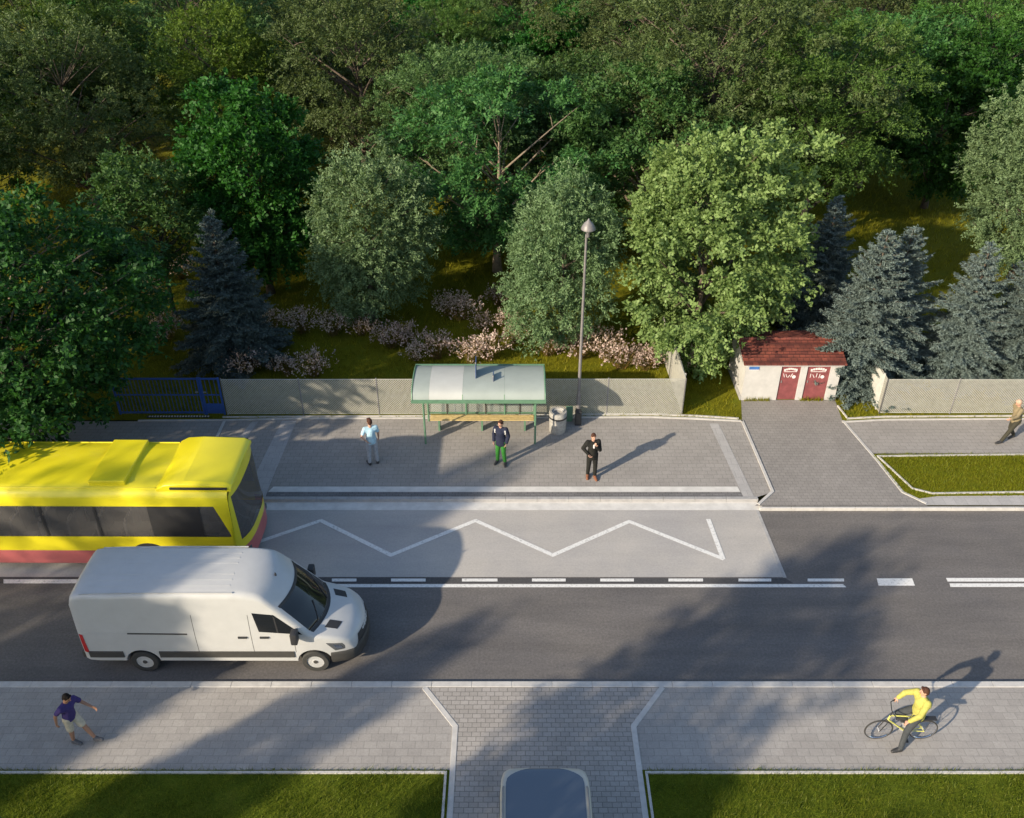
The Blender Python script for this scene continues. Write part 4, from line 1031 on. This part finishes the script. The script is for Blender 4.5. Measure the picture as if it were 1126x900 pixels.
# ------------------------------------------------------------------ vegetation
def np_mesh(name, V, nper, mat, smooth=False):
    """mesh of separate small faces, nper corners each"""
    me = bpy.data.meshes.new(name); n = len(V); k = n//nper
    me.vertices.add(n); me.vertices.foreach_set('co', np.ascontiguousarray(V, dtype=np.float32).ravel())
    me.loops.add(n); me.loops.foreach_set('vertex_index', np.arange(n, dtype=np.int32))
    me.polygons.add(k); me.polygons.foreach_set('loop_start', np.arange(0, n, nper, dtype=np.int32)); me.polygons.foreach_set('loop_total', np.full(k, nper, dtype=np.int32))
    me.materials.append(mat); me.update(calc_edges=True); return me
def unit(a): return a/np.maximum(1e-9, np.linalg.norm(a, axis=1, keepdims=True))
def leaves(pos, nrm, ln, wd, rng, along=None, fold=.25):
    """one rhombic leaf per position"""
    n = len(pos)
    t = along if along is not None else rng.normal(size=(n, 3))
    t = unit(t-nrm*np.sum(t*nrm, 1, keepdims=True)); s = np.cross(nrm, t)
    L_ = (ln*rng.uniform(.7, 1.3, n))[:, None]; W_ = (wd*rng.uniform(.7, 1.3, n))[:, None]
    a = pos-t*L_*.5; b = pos+s*W_*.5+nrm*W_*fold*.5; c = pos+t*L_*.5; d = pos-s*W_*.5+nrm*W_*fold*.5
    return np.stack([a, b, c, d], 1).reshape(-1, 3)
def crown(rng, h, rx, z0, z1, n_clump, n_leaf, clump, flat, ln, wd, lobes=9, lob=.28, top=1.0, lean=(0, 0), inner=.55, up=.7, shape='round', droop=0):
    """leaf clumps through a lobed crown volume; returns leaf corners and the clump centres"""
    cz = (z0+z1)/2; rz = (z1-z0)/2
    ld = unit(rng.normal(size=(lobes, 3))); la = rng.uniform(-.35, 1, lobes)*lob
    d = unit(rng.normal(size=(n_clump*3, 3)))
    R_ = 1+np.sum(la[None]*np.maximum(0, d @ ld.T)**5, 1)
    t = inner+(1-inner)*rng.uniform(0, 1, len(d))**.55
    c = d*(R_*t)[:, None]
    if shape == 'vase': c[:, :2] *= (1+.25*c[:, 2:3])
    if shape == 'egg': c[:, :2] *= (1-.28*c[:, 2:3])
    C = c*np.array([rx, rx, rz])+np.array([0, 0, cz])
    C[:, 0] += lean[0]*(C[:, 2]-z0); C[:, 1] += lean[1]*(C[:, 2]-z0)
    # keep clumps apart so that gaps open between them
    keep = []
    md = clump*.95
    for p in C:
        if all((p[0]-q[0])**2+(p[1]-q[1])**2+((p[2]-q[2])/max(.4, flat))**2 > md*md for q in keep): keep.append(p)
        if len(keep) >= n_clump: break
    C = np.array(keep); k = len(C)
    cs = clump*rng.uniform(.65, 1.35, k)
    idx = np.repeat(np.arange(k), n_leaf)
    PER = 9; ns = max(4, n_leaf//PER); idx = np.repeat(np.arange(k), ns)
    rad = rng.uniform(0, 1, k*ns)**.5; far = rng.uniform(size=k*ns) < .22; rad[far] *= rng.uniform(1.1, 1.75, far.sum())
    q = unit(rng.normal(size=(k*ns, 3)))*rad[:, None]
    tilt = rng.normal(size=(k, 2))*.18
    off = q*cs[idx][:, None]*np.array([1, 1, flat])
    off[:, 2] += (off[:, 0]*tilt[idx, 0]+off[:, 1]*tilt[idx, 1]) - droop*(off[:, 0]**2+off[:, 1]**2)/cs[idx]
    pos = C[idx]+off
    out = unit(pos-np.array([0, 0, cz-.3*rz]))
    # sprays of leaves along short drooping twigs
    sd = unit(out*.8+q*.5+rng.normal(size=pos.shape)*.55+np.array([0, 0, -.10])); sl = ln*rng.uniform(1.6, 3.2, len(pos))
    sn = unit(out*.45+np.array([0, 0, up])+rng.normal(size=pos.shape)*.40+q*.3); sn = unit(sn-sd*np.sum(sn*sd, 1, keepdims=True)); ss = np.cross(sn, sd)
    m = len(pos); ii = np.repeat(np.arange(m), PER); tt = np.tile((np.arange(PER)+.5)/PER-.5, m); sg = np.tile(np.where(np.arange(PER) % 2, 1., -1.), m)
    ax = unit(sd[ii]*.75+ss[ii]*sg[:, None]*.8+rng.normal(size=(m*PER, 3))*.22)
    pp = pos[ii]+sd[ii]*(tt*sl[ii])[:, None]+ax*(ln*.45)+rng.normal(size=(m*PER, 3))*ln*.14-np.array([0, 0, 1])*(np.maximum(0, tt)**2*sl[ii]*.5)[:, None]
    nn_ = unit(sn[ii]+rng.normal(size=(m*PER, 3))*.42)
    return leaves(pp, nn_, ln, wd, rng, ax), C
def limbs(rng, h, C, r0, n_limb, fork, twig=.012, lean=(0, 0), bend=.12, extra=2):
    """tapered trunk with a forked leader and limbs running out to leaf clumps"""
    b = MB(); top = fork+(h-fork)*.62
    pts = []; rad = []
    ph = rng.uniform(0, 6.28)
    for i in range(9):
        t = i/8; z = top*t
        pts.append(Vector((bend*math.sin(t*3+ph)*z*.25+lean[0]*z, bend*math.cos(t*2.6+ph)*z*.25+lean[1]*z, z))); rad.append(r0*(1.25 if i == 0 else 1)*(1-.85*t))
    b.tube(pts, rad, 9)
    def trunk_at(z):
        t = min(.999, z/top)*8; i = int(t); return pts[i].lerp(pts[i+1], t-i), rad[i]*(1-(t-i))+rad[i+1]*(t-i)
    order = np.argsort(rng.uniform(size=len(C)))[:n_limb]
    for i in order:
        c = Vector(C[i]); hz_ = math.hypot(c.x, c.y)
        zs = min(top*.98, max(fork*.75, c.z-hz_*rng.uniform(.5, 1.0))); p, rr = trunk_at(zs)
        r = min(rr*.7, .018+.011*(c-p).length); m = p.lerp(c, .5)+Vector((rng.normal()*.2, rng.normal()*.2, .18*(c-p).length*rng.uniform(-.2, .8)))
        q = [p.lerp(m, t).lerp(m.lerp(c, t), t) for t in (0, .2, .4, .6, .8, 1)]
        b.tube(q, [r*(1-t)+twig*t for t in (0, .2, .4, .6, .8, 1)], 6)
        for _ in range(extra):
            t = rng.uniform(.45, .9); s = q[int(t*5)]; e = s+Vector((rng.normal(), rng.normal(), rng.normal()*.6+.2)).normalized()*rng.uniform(.4, 1.0)
            b.tube([s, s.lerp(e, .5)+Vector((0, 0, .06)), e], [r*.4, r*.25, twig*.5], 4)
    return b
M['lf_robinia'] = leafmat('robinia_leaves', [(.036, .085, .022), (.064, .138, .036), (.098, .175, .050)], .3)
M['lf_feather'] = leafmat('feathery_leaves', [(.045, .095, .018), (.076, .150, .028), (.11, .19, .040)], .3)
M['lf_olive'] = leafmat('olive_leaves', [(.054, .092, .026), (.086, .140, .044), (.125, .185, .062)], .25)
M['lf_emerald'] = leafmat('emerald_leaves', [(.018, .070, .012), (.032, .125, .018), (.050, .165, .026)], .35, .012)
M['lf_lime'] = leafmat('lime_leaves', [(.112, .188, .052), (.185, .285, .088), (.25, .355, .128)], .3, .01, .1)
M['lf_willow'] = leafmat('willow_leaves', [(.088, .150, .062), (.142, .225, .098), (.20, .30, .145)], .25, .012, .2)
M['lf_spruce'] = leafmat('spruce_needles', [(.075, .103, .094), (.112, .150, .138), (.155, .198, .182)], .08, .01, .25)
M['lf_front'] = leafmat('broad_leaves', [(.014, .048, .012), (.027, .085, .017), (.048, .13, .026)], .35, .01)  # leaf colour darkened to stand in for shade over this tree
M['lf_yellow'] = leafmat('yellowgreen_leaves', [(.065, .11, .014), (.10, .16, .020), (.14, .20, .028)], .3)

PROTO = {}
def proto(kind, var, rng):
    """leaf and wood meshes of one tree shape"""
    key = (kind, var)
    if key in PROTO: return PROTO[key]
    K = dict(robinia=dict(h=8.6, r=4.0, z0=1.9, n=105, l=400, c=.80, fl=.40, ln=.17, wd=.075, m='lf_robinia', inner=.45, fork=1.9, tr=.20, lim=44, bark='bark_pale', up=.9, lob=.4, droop=.25),
             feather=dict(h=10.4, r=4.1, z0=3.0, n=150, l=430, c=.90, fl=.24, ln=.15, wd=.055, m='lf_feather', inner=.35, fork=2.2, tr=.22, lim=46, bark='bark_dark', up=1.2, lob=.22, droop=.15),
             olive=dict(h=11.5, r=4.4, z0=3.0, n=150, l=460, c=.88, fl=.50, ln=.14, wd=.06, m='lf_olive', inner=.40, fork=2.8, tr=.26, lim=50, bark='bark', up=.8, lob=.45, droop=.2),
             emerald=dict(h=9.0, r=2.7, z0=1.0, n=120, l=380, c=.70, fl=.6, ln=.17, wd=.11, m='lf_emerald', inner=.4, fork=1.2, tr=.17, lim=30, bark='bark', up=.6, lob=.4),
             lime=dict(h=8.9, r=3.0, z0=.7, n=190, l=430, c=.62, fl=.75, ln=.15, wd=.095, m='lf_lime', inner=.45, fork=1.2, tr=.20, lim=34, bark='bark', up=.55, lob=.45),
             willow=dict(h=7.4, r=2.15, z0=1.1, n=165, l=400, c=.52, fl=.95, ln=.115, wd=.05, m='lf_willow', inner=.45, fork=1.0, tr=.14, lim=22, bark='bark', up=.45, lob=.35, shape='egg'),
             yellow=dict(h=10.0, r=2.9, z0=2.0, n=120, l=430, c=.8, fl=.45, ln=.14, wd=.06, m='lf_yellow', inner=.4, fork=2.2, tr=.18, lim=36, bark='bark', up=.9, lob=.4),
             small=dict(h=7.0, r=2.1, z0=2.9, n=60, l=300, c=.68, fl=.5, ln=.15, wd=.07, m='lf_robinia', inner=.4, fork=1.9, tr=.11, lim=30, bark='bark_dark', up=.8, lob=.35),
             front=dict(h=8.8, r=5.2, z0=1.3, n=230, l=330, c=.85, fl=.55, ln=.17, wd=.10, m='lf_front', inner=.5, fork=1.8, tr=.24, lim=80, bark='bark_pale', up=.6, lob=.3))[kind]
    C_, P_ = crown(rng, K['h'], K['r'], K['z0'], K['h'], K['n'], K['l'], K['c'], K['fl'], K['ln'], K['wd'], lob=K['lob'], inner=K['inner'], up=K['up'], shape=K.get('shape', 'round'), droop=K.get('droop', 0))
    cm_ = np_mesh(kind+'_crown', C_, 4, M[K['m']])
    tm = limbs(rng, K['h'], P_, K['tr'], K['lim'], K['fork']).mesh(kind+'_wood', M[K['bark']], smooth=True, ang=180)
    PROTO[key] = (cm_, tm); return PROTO[key]
def spruce_mesh(var, rng, h=6.4, r=2.25):
    key = ('spruce', var)
    if key in PROTO: return PROTO[key]
    b = MB(); b.tube([(0, 0, 0), (.02, 0, h*.5), (0, .01, h*.98)], [.13, .07, .012], 8)
    P_ = []; T_ = []
    z = .35
    while z < h-.08:
        f = z/h; rad = r*(1-f)**.82*(1 if f > .12 else .8+f*1.6)+.06
        nb = max(5, int(13*(1-f)+5)); a0 = rng.uniform(0, 6.28)
        for k in range(nb):
            a = a0+2*PI*k/nb+rng.normal()*.2; ln = rad*rng.uniform(.6, 1.28); zj = z+rng.normal()*.07; d = Vector((math.cos(a), math.sin(a), 0)); s = Vector((-d.y, d.x, 0))
            rise = .55*f-.10
            def pt(t): return Vector((0, 0, zj))+d*ln*t+Vector((0, 0, ln*(rise*t-.38*t*t*(1-f)+.20*t**4)))
            b.tube([pt(0), pt(.5), pt(1)], [.022*(1-f)+.006, .012, .004], 4, cap=False)
            nt = max(4, int(ln/.085))
            for j in range(nt):
                t = .12+.88*(j+.5)/nt; p = pt(t); tl = (.10+.34*ln*(1-t)*.9+.05)*rng.uniform(.7, 1.2)
                for sd in (-1, 1, 0):
                    if sd == 0 and j % 2: continue
                    dirv = (d*.75+s*sd*.8+Vector((0, 0, -.12+.25*rng.uniform()-(.0 if sd else -.35)))).normalized()
                    for q in range(max(2, int(tl/.055))):
                        u = (q+.5)*.055
                        P_.append(p+dirv*u); T_.append(dirv)
        z += .20+.06*rng.uniform()+.05*(1-f)
    P_ = np.array(P_); T_ = np.array(T_); k = 3
    P_ = np.repeat(P_, k, 0); T_ = np.repeat(T_, k, 0)
    P_ = P_+rng.normal(size=P_.shape)*.022; A = unit(T_+rng.normal(size=T_.shape)*.42)
    nrm = unit(np.array([0, 0, .8])+rng.normal(size=P_.shape)*.6)
    me = np_mesh('spruce_crown', leaves(P_, nrm, .13, .035, rng, A, .1), 4, M['lf_spruce'])
    PROTO[key] = (me, b.mesh('spruce_wood', M['bark'], smooth=True, ang=180)); return PROTO[key]
def tree(name, kind, var, x, y, label, s=1.0, rz=None, cat='tree', group=None, sz=None):
    rng = np.random.default_rng(abs(hash_(kind))+var*17)
    cm_, tm = spruce_mesh(var, rng) if kind == 'spruce' else proto(kind, var, rng)
    rr = random.Random(int(x*131+y*977))
    t = thing(name, label, cat, (x, y, PZ-.02), rr.uniform(0, 6.28) if rz is None else rz, group)
    t.scale = (s, s, s*(sz or 1)); obj('trunk', tm, t); obj('crown', cm_, t); return t
def hash_(s): return sum(ord(c)*(i+3) for i, c in enumerate(s))

# trees one can point to
tree('broadleaf_tree', 'front', 0, -16.75, 25.5, 'big broad-leaved tree leaning over the yellow bus and the blue gate', .97, .4)
tree('spruce_tree', 'spruce', 1, -10.9, 31.0, 'dark shaded blue spruce behind the blue gate', .95)
tree('small_tree', 'small', 0, -14.3, 34.2, 'small dark tree with a bare forked trunk left of the shaded spruce', 1.0)
tree('willow_tree', 'willow', 0, -5.9, 34.0, 'broad grey-green willow behind the fence, left of the shelter', 1.0, 1.0)
tree('willow_tree', 'willow', 1, 1.9, 31.8, 'narrow grey-green willow right behind the street lamp', .92, 2.0, sz=1.1)
tree('lime_tree', 'lime', 0, 7.35, 31.6, 'bright yellow-green tree hanging over the red tiled roof', 1.0, .5)
tree('robinia_tree', 'robinia', 0, -.7, 39.3, 'spreading robinia with pale forked limbs between the two willows', 1.05, 1.1)
tree('robinia_tree', 'robinia', 1, 6.4, 41.5, 'dark green robinia above the street lamp and the yellow-green tree', 1.1)
tree('layered_tree', 'feather', 0, 14.3, 42.0, 'tall tree in flat feathery layers behind the red roofed building', 1.02, 2.2)
tree('robinia_tree', 'emerald', 1, 22.6, 47.5, 'dense dark-footed green tree beyond the sunny clearing', 1.0, 1.0, sz=1.0)
tree('willow_tree', 'willow', 2, 23.3, 38.6, 'grey-green willow by the edge of the sunny clearing, above the right-hand spruces', 1.12)
tree('spruce_tree', 'spruce', 2, 12.95, 29.3, 'blue spruce right against the corner of the red roofed building', .97)
tree('spruce_tree', 'spruce', 3, 14.3, 30.4, 'twin-topped companion spruce growing into the spruce beside the building', .92)
tree('spruce_tree', 'spruce', 4, 16.9, 29.8, 'shorter blue spruce in the middle of the row above the right-hand fence', .86)
tree('spruce_tree', 'spruce', 5, 19.2, 29.8, 'blue spruce above the walking man in khaki', .95)
tree('spruce_tree', 'spruce', 1, 12.6, 33.6, 'dark blue spruce standing in shade behind the red tiled roof', .90)
tree('emerald_tree', 'emerald', 0, -10.9, 37.0, 'bright emerald tree above the shaded spruce', 1.0, .3)
tree('yellow_tree', 'yellow', 0, -15.2, 49.0, 'upright yellow-green tree near the top edge above the emerald tree', 1.02)
tree('olive_tree', 'olive', 0, -8.2, 49.5, 'very broad dull olive tree with a bare trunk above the left willow', 1.0, .2)
ORD_ = ['first', 'second', 'third', 'fourth', 'fifth', 'sixth', 'seventh', 'eighth', 'ninth', 'tenth', 'eleventh', 'twelfth', 'thirteenth', 'fourteenth', 'fifteenth']
DESC = dict(robinia='dark green robinia', feather='feathery layered tree', olive='dull olive broad tree', emerald='emerald green tree', yellow='yellow-green upright tree')
ROWS = [(44.5, 'nearest background row', [(-28, 'robinia'), (-21.5, 'olive'), (1.5, 'robinia'), (-2.5, 'olive'), (9.5, 'olive')]),
        (53, 'second background row', [(-18.5, 'olive'), (-25, 'feather'), (-2, 'robinia'), (4.5, 'robinia'), (10.5, 'olive'), (20, 'robinia'), (27, 'feather'), (-32, 'robinia')]),
        (60, 'third background row', [(-34, 'olive'), (-26, 'emerald'), (-19, 'olive'), (-11.5, 'robinia'), (-4, 'feather'), (2, 'emerald'), (8.5, 'olive'), (15, 'robinia'), (22, 'olive'), (29.5, 'emerald')]),
        (69, 'fourth background row', [(-22, 'robinia'), (-14, 'olive'), (-6, 'emerald'), (1, 'olive'), (8, 'robinia'), (16, 'feather'), (24, 'robinia'), (32, 'olive')]),
        (80, 'farthest background row', [(-26.5, 'robinia'), (-18, 'olive'), (-9.5, 'robinia'), (-1, 'olive'), (7.5, 'robinia'), (24.5, 'robinia'), (33, 'olive'), (42, 'robinia')])]
for y, row, ts in ROWS:
    for i, (x, k) in enumerate(sorted(ts)):
        yy = y+2.2*math.sin(i*2.4+y)
        tree(k+'_tree' if k != 'feather' else 'layered_tree', k, (i+int(y)) % 2, x, yy, '%s, %s from the left in the %s of the wood' % (DESC[k], (ORD_+['x']*9)[i], row), .98+.16*math.sin(i*5.1+y), group='trees of the wood')
# trees beside and below the frame, whose shadows fall across the scene
for x, y, k, var, s, sz, lb in [(-29.5, 3.6, 'olive', 1, .8, 1.4, 'dull olive broad tree'), (-25.3, 4.4, 'willow', 0, .85, 2.22, 'very tall grey-green willow'), (-24.1, 4.4, 'willow', 2, .92, 1.66, 'stout grey-green willow'), (-8.3, 4.3, 'small', 0, 1.0, 1.45, 'tall open dark green tree'), (-17.0, 4.2, 'willow', 1, .52, 2.4, 'slender grey-green willow'), (-12.5, 1.5, 'small', 0, .72, 1.72, 'narrow open dark green tree'),
                    (-27, 0, 'willow', 1, .6, 2.3, 'spindly grey-green willow'), (-10.5, -4.5, 'willow', 0, .85, 1.7, 'bushy grey-green willow'), (-26, 30, 'olive', 0, 1.0, 1, 'dull olive tree by the road'), (-31, 37, 'olive', 1, 1.1, 1, 'dull olive tree in the field'), (-25, 22, 'robinia', 0, 1.2, 1, 'dark green robinia')]:
    tree(k+'_tree', k, var, x, y, '%s standing outside the photo beside the road' % lb, s, sz=sz)

# ------------------------------------------------------------------ flowering clumps
M['plume'] = leafmat('pink_plumes', [(.44, .31, .29), (.60, .46, .42), (.74, .61, .55)], .3, .01, .2)
M['stalk'] = leafmat('clump_stalks', [(.08, .09, .02), (.16, .12, .03), (.24, .13, .05)], .25, .01, .2)
def shrub_proto(v):
    rng = np.random.default_rng(50+v); P_ = []; A = []; PP = []; PA = []
    for i in range(72):
        a = rng.uniform(0, 6.28); sp = rng.uniform(.05, .72)*(1 if v < 2 else 1.15); hh = rng.uniform(.65, 1.12)*(1-.25*sp)
        base = np.array([math.cos(a), math.sin(a), 0])*rng.uniform(0, .18)
        tip = base+np.array([math.cos(a)*sp, math.sin(a)*sp, hh]); d = tip-base
        for t in np.linspace(.05, .9, 10):
            P_.append(base+d*t+np.array([0, 0, .12*math.sin(t*3.1)])+rng.normal(size=3)*.02); A.append(d)
        for k in range(7):
            PP.append(tip+rng.normal(size=3)*np.array([.06, .06, .09])); PA.append(d+rng.normal(size=3)*.5)
    P_ = np.array(P_); A = np.array(A); PP = np.array(PP); PA = np.array(PA)
    f = np_mesh('clump_foliage', leaves(P_, unit(rng.normal(size=P_.shape)), .20, .022, rng, A+rng.normal(size=A.shape)*.15), 4, M['stalk'])
    p = np_mesh('clump_plumes', leaves(PP, unit(rng.normal(size=PP.shape)), .10, .055, rng, PA), 4, M['plume'])
    return f, p
SP = [shrub_proto(v) for v in range(3)]
ORD = ['first', 'second', 'third', 'fourth', 'fifth', 'sixth', 'seventh', 'eighth', 'ninth', 'tenth', 'eleventh', 'twelfth']
CL = [('front row left of the shelter', [(275, 412), (312, 412), (352, 414), (458, 396), (486, 394), (517, 400), (538, 396)]),
      ('back row under the left willow', [(302, 372), (338, 374), (372, 366), (397, 378), (424, 382), (446, 384)]),
      ('group above the shelter roof', [(490, 358), (513, 350), (533, 362), (549, 348), (567, 366), (571, 380)]),
      ('row beside the street lamp', [(605, 400), (632, 404), (646, 392), (664, 398), (688, 410), (703, 416), (722, 410)]),
      ('rows by the small forked tree', [(163, 326), (180, 312), (197, 306), (190, 378), (166, 384)])]
random.seed(11)
for where, pts in CL:
    for i, (px, py) in enumerate(sorted(pts)):
        x, y = g(px+random.uniform(-7, 7), py+random.uniform(-13, 4)*('front' not in where), PZ); f, p = SP[random.randrange(3)]
        t = thing('flowering_clump', '%s pink plumed clump from the left in the %s' % (ORD[i], where), 'plant', (x, y, PZ-.02), random.uniform(0, 6.28), 'pink flowering clumps')
        s = random.uniform(.72, 1.12); t.scale = (s, s, s*random.uniform(.9, 1.1)); obj('foliage', f, t); obj('blossoms', p, t)
x, y = g(762, 408, PZ); t = thing('flowering_clump', 'lone pink plumed clump right of the fence corner board', 'plant', (x, y, PZ-.02), 1, 'pink flowering clumps'); obj('foliage', SP[0][0], t); obj('blossoms', SP[0][1], t)

# ------------------------------------------------------------------ grass blades
def inside(P_, poly):
    x, y = P_[:, 0], P_[:, 1]; r = np.zeros(len(P_), bool); n = len(poly)
    for i in range(n):
        (x0, y0), (x1, y1) = poly[i], poly[(i+1) % n]
        c = ((y0 > y) != (y1 > y)) & (x < (x1-x0)*(y-y0)/(y1-y0+1e-12)+x0); r ^= c
    return r
def grass(label, polys, dens, h, w, m, z, seed, clump=.0, name='grass'):
    rng = np.random.default_rng(seed); out = []
    for poly in polys:
        p = np.array(poly); lo, hi = p.min(0), p.max(0); n = int(dens*np.prod(hi-lo)); q = lo+(hi-lo)*rng.uniform(size=(n, 2)); q = q[inside(q, poly)]; out.append(q)
    q = np.concatenate(out); n = len(q)
    if clump:
        dn = np.sin(q[:, 0]*2.1+np.sin(q[:, 1]*1.7)*2)*np.sin(q[:, 1]*2.6+1.3*np.sin(q[:, 0]*1.3)); q = q[rng.uniform(size=n) < .62+.38*dn]; n = len(q)
    a = rng.uniform(0, 6.28, n); hh = h*rng.uniform(.5, 1.4, n); ww = w*rng.uniform(.7, 1.3, n)
    b0 = np.c_[q, np.full(n, z)]; s = np.c_[np.cos(a), np.sin(a), np.zeros(n)]*ww[:, None]/2
    tip = b0+np.c_[rng.normal(size=(n, 2))*hh[:, None]*.45, hh]
    V = np.stack([b0-s, b0+s, tip], 1).reshape(-1, 3)
    return stuff(obj(name, np_mesh(name, V, 3, m)), label, 'grass')
xl1 = g(490, 852, PZ)[0]; xr0 = g(711, 853, PZ)[0]
nl = [[(-13.5, 9.5), (xl1+.06, 9.5), (xl1+.06, ylaw+.02), (-13.5, ylaw+.02)], [(xr0-.06, 9.5), (13.5, 9.5), (13.5, ylaw+.02), (xr0-.06, ylaw+.02)]]
grass('mown green lawn strips along the near pavement', nl, 1500, .085, .014, M['blade_near'], PZ, 3, 1)
grass('long yellow-green grass on the kerbed verge by the right-hand footpath', [[p for p in vg if p[0] < 40][:1]+[(22, vg[1][1]), (22, vg[4][1])]+vg[5:]], 900, .075, .018, M['blade_verge'], PZ, 4)
wood = [g(247, 461.5, PZ), g(330, 460, PZ), g(715, 458.3, PZ), g(765, 459.3, PZ), g(814, 462, PZ), g(796, 408, PZ), (8.2, 30.6), (12.1, 30.6), g(919, 441, PZ), g(927, 462.5, PZ), g(972, 460.5, PZ), g(1126, 459.5, PZ), (27, 27.2), (27, 31.5), (-20, 31.5), (-20, 27.2)]
grass('rough meadow grass growing at the foot of the fences and around the shrubs', [wood], 260, .12, .022, M['blade_wood'], PZ-.01, 5, 1)
grass('yellow-green meadow of the clearing and the floor of the wood', [[(-22, 31.5), (30, 31.5), (36, 54), (-28, 54)]], 55, .20, .035, M['blade_wood'], PZ-.01, 6, 1)
b_ = g(800, 440, PZ)
grass('tufts of grass at the foot of the white building', [[(8.55, 28.0), (9.5, 28.0), (9.5, 28.09), (8.55, 28.09)], [(10.6, 28.0), (11.5, 28.0), (11.5, 28.09), (10.6, 28.09)]], 1200, .16, .022, M['blade_wood'], PZ, 8)

# ------------------------------------------------------------------ light
AZ, EL = math.atan2(.625, .78), R(23.5)      # the light travels towards AZ (from +X, anticlockwise)
sun = bpy.data.lights.new('sun', 'SUN'); sun.energy = 4.6; sun.angle = R(.8); sun.color = (1.0, .865, .66)
so = bpy.data.objects.new('sun', sun); COL.objects.link(so)
d = Vector((math.cos(AZ)*math.cos(EL), math.sin(AZ)*math.cos(EL), -math.sin(EL)))
so.rotation_euler = d.to_track_quat('-Z', 'Y').to_euler(); so.location = (-40, -30, 40)
w = bpy.data.worlds.new('World'); SC.world = w; w.use_nodes = True
nt = w.node_tree; bg = nt.nodes['Background']
sk = nt.nodes.new('ShaderNodeTexSky'); sk.sky_type = 'NISHITA'; sk.sun_disc = False
sk.sun_elevation = EL
sx, sy = -d.x, -d.y                          # direction to the sun; rotation 0 = +Y, clockwise
sk.sun_rotation = math.atan2(sx, sy)
sk.dust_density = 1.0; sk.ozone_density = 1.0
nt.links.new(sk.outputs[0], bg.inputs[0]); bg.inputs[1].default_value = .135

# ------------------------------------------------------------------ camera and output
cam = bpy.data.cameras.new('camera'); co = bpy.data.objects.new('camera', cam); COL.objects.link(co)
co.location = (0, 0, CAMH); co.rotation_euler = (PI/2-PITCH, 0, 0)
cam.sensor_fit = 'HORIZONTAL'; cam.sensor_width = 36; cam.lens = F/1126*36; cam.clip_end = 2000
SC.camera = co
v = SC.view_settings; v.view_transform = 'Standard'; v.look = 'None'; v.gamma = 1; v.use_curve_mapping = False; v.exposure = .60
SC.render.engine = 'CYCLES'; SC.cycles.use_denoising = True
SC.cycles.max_bounces = 6; SC.cycles.transparent_max_bounces = 12
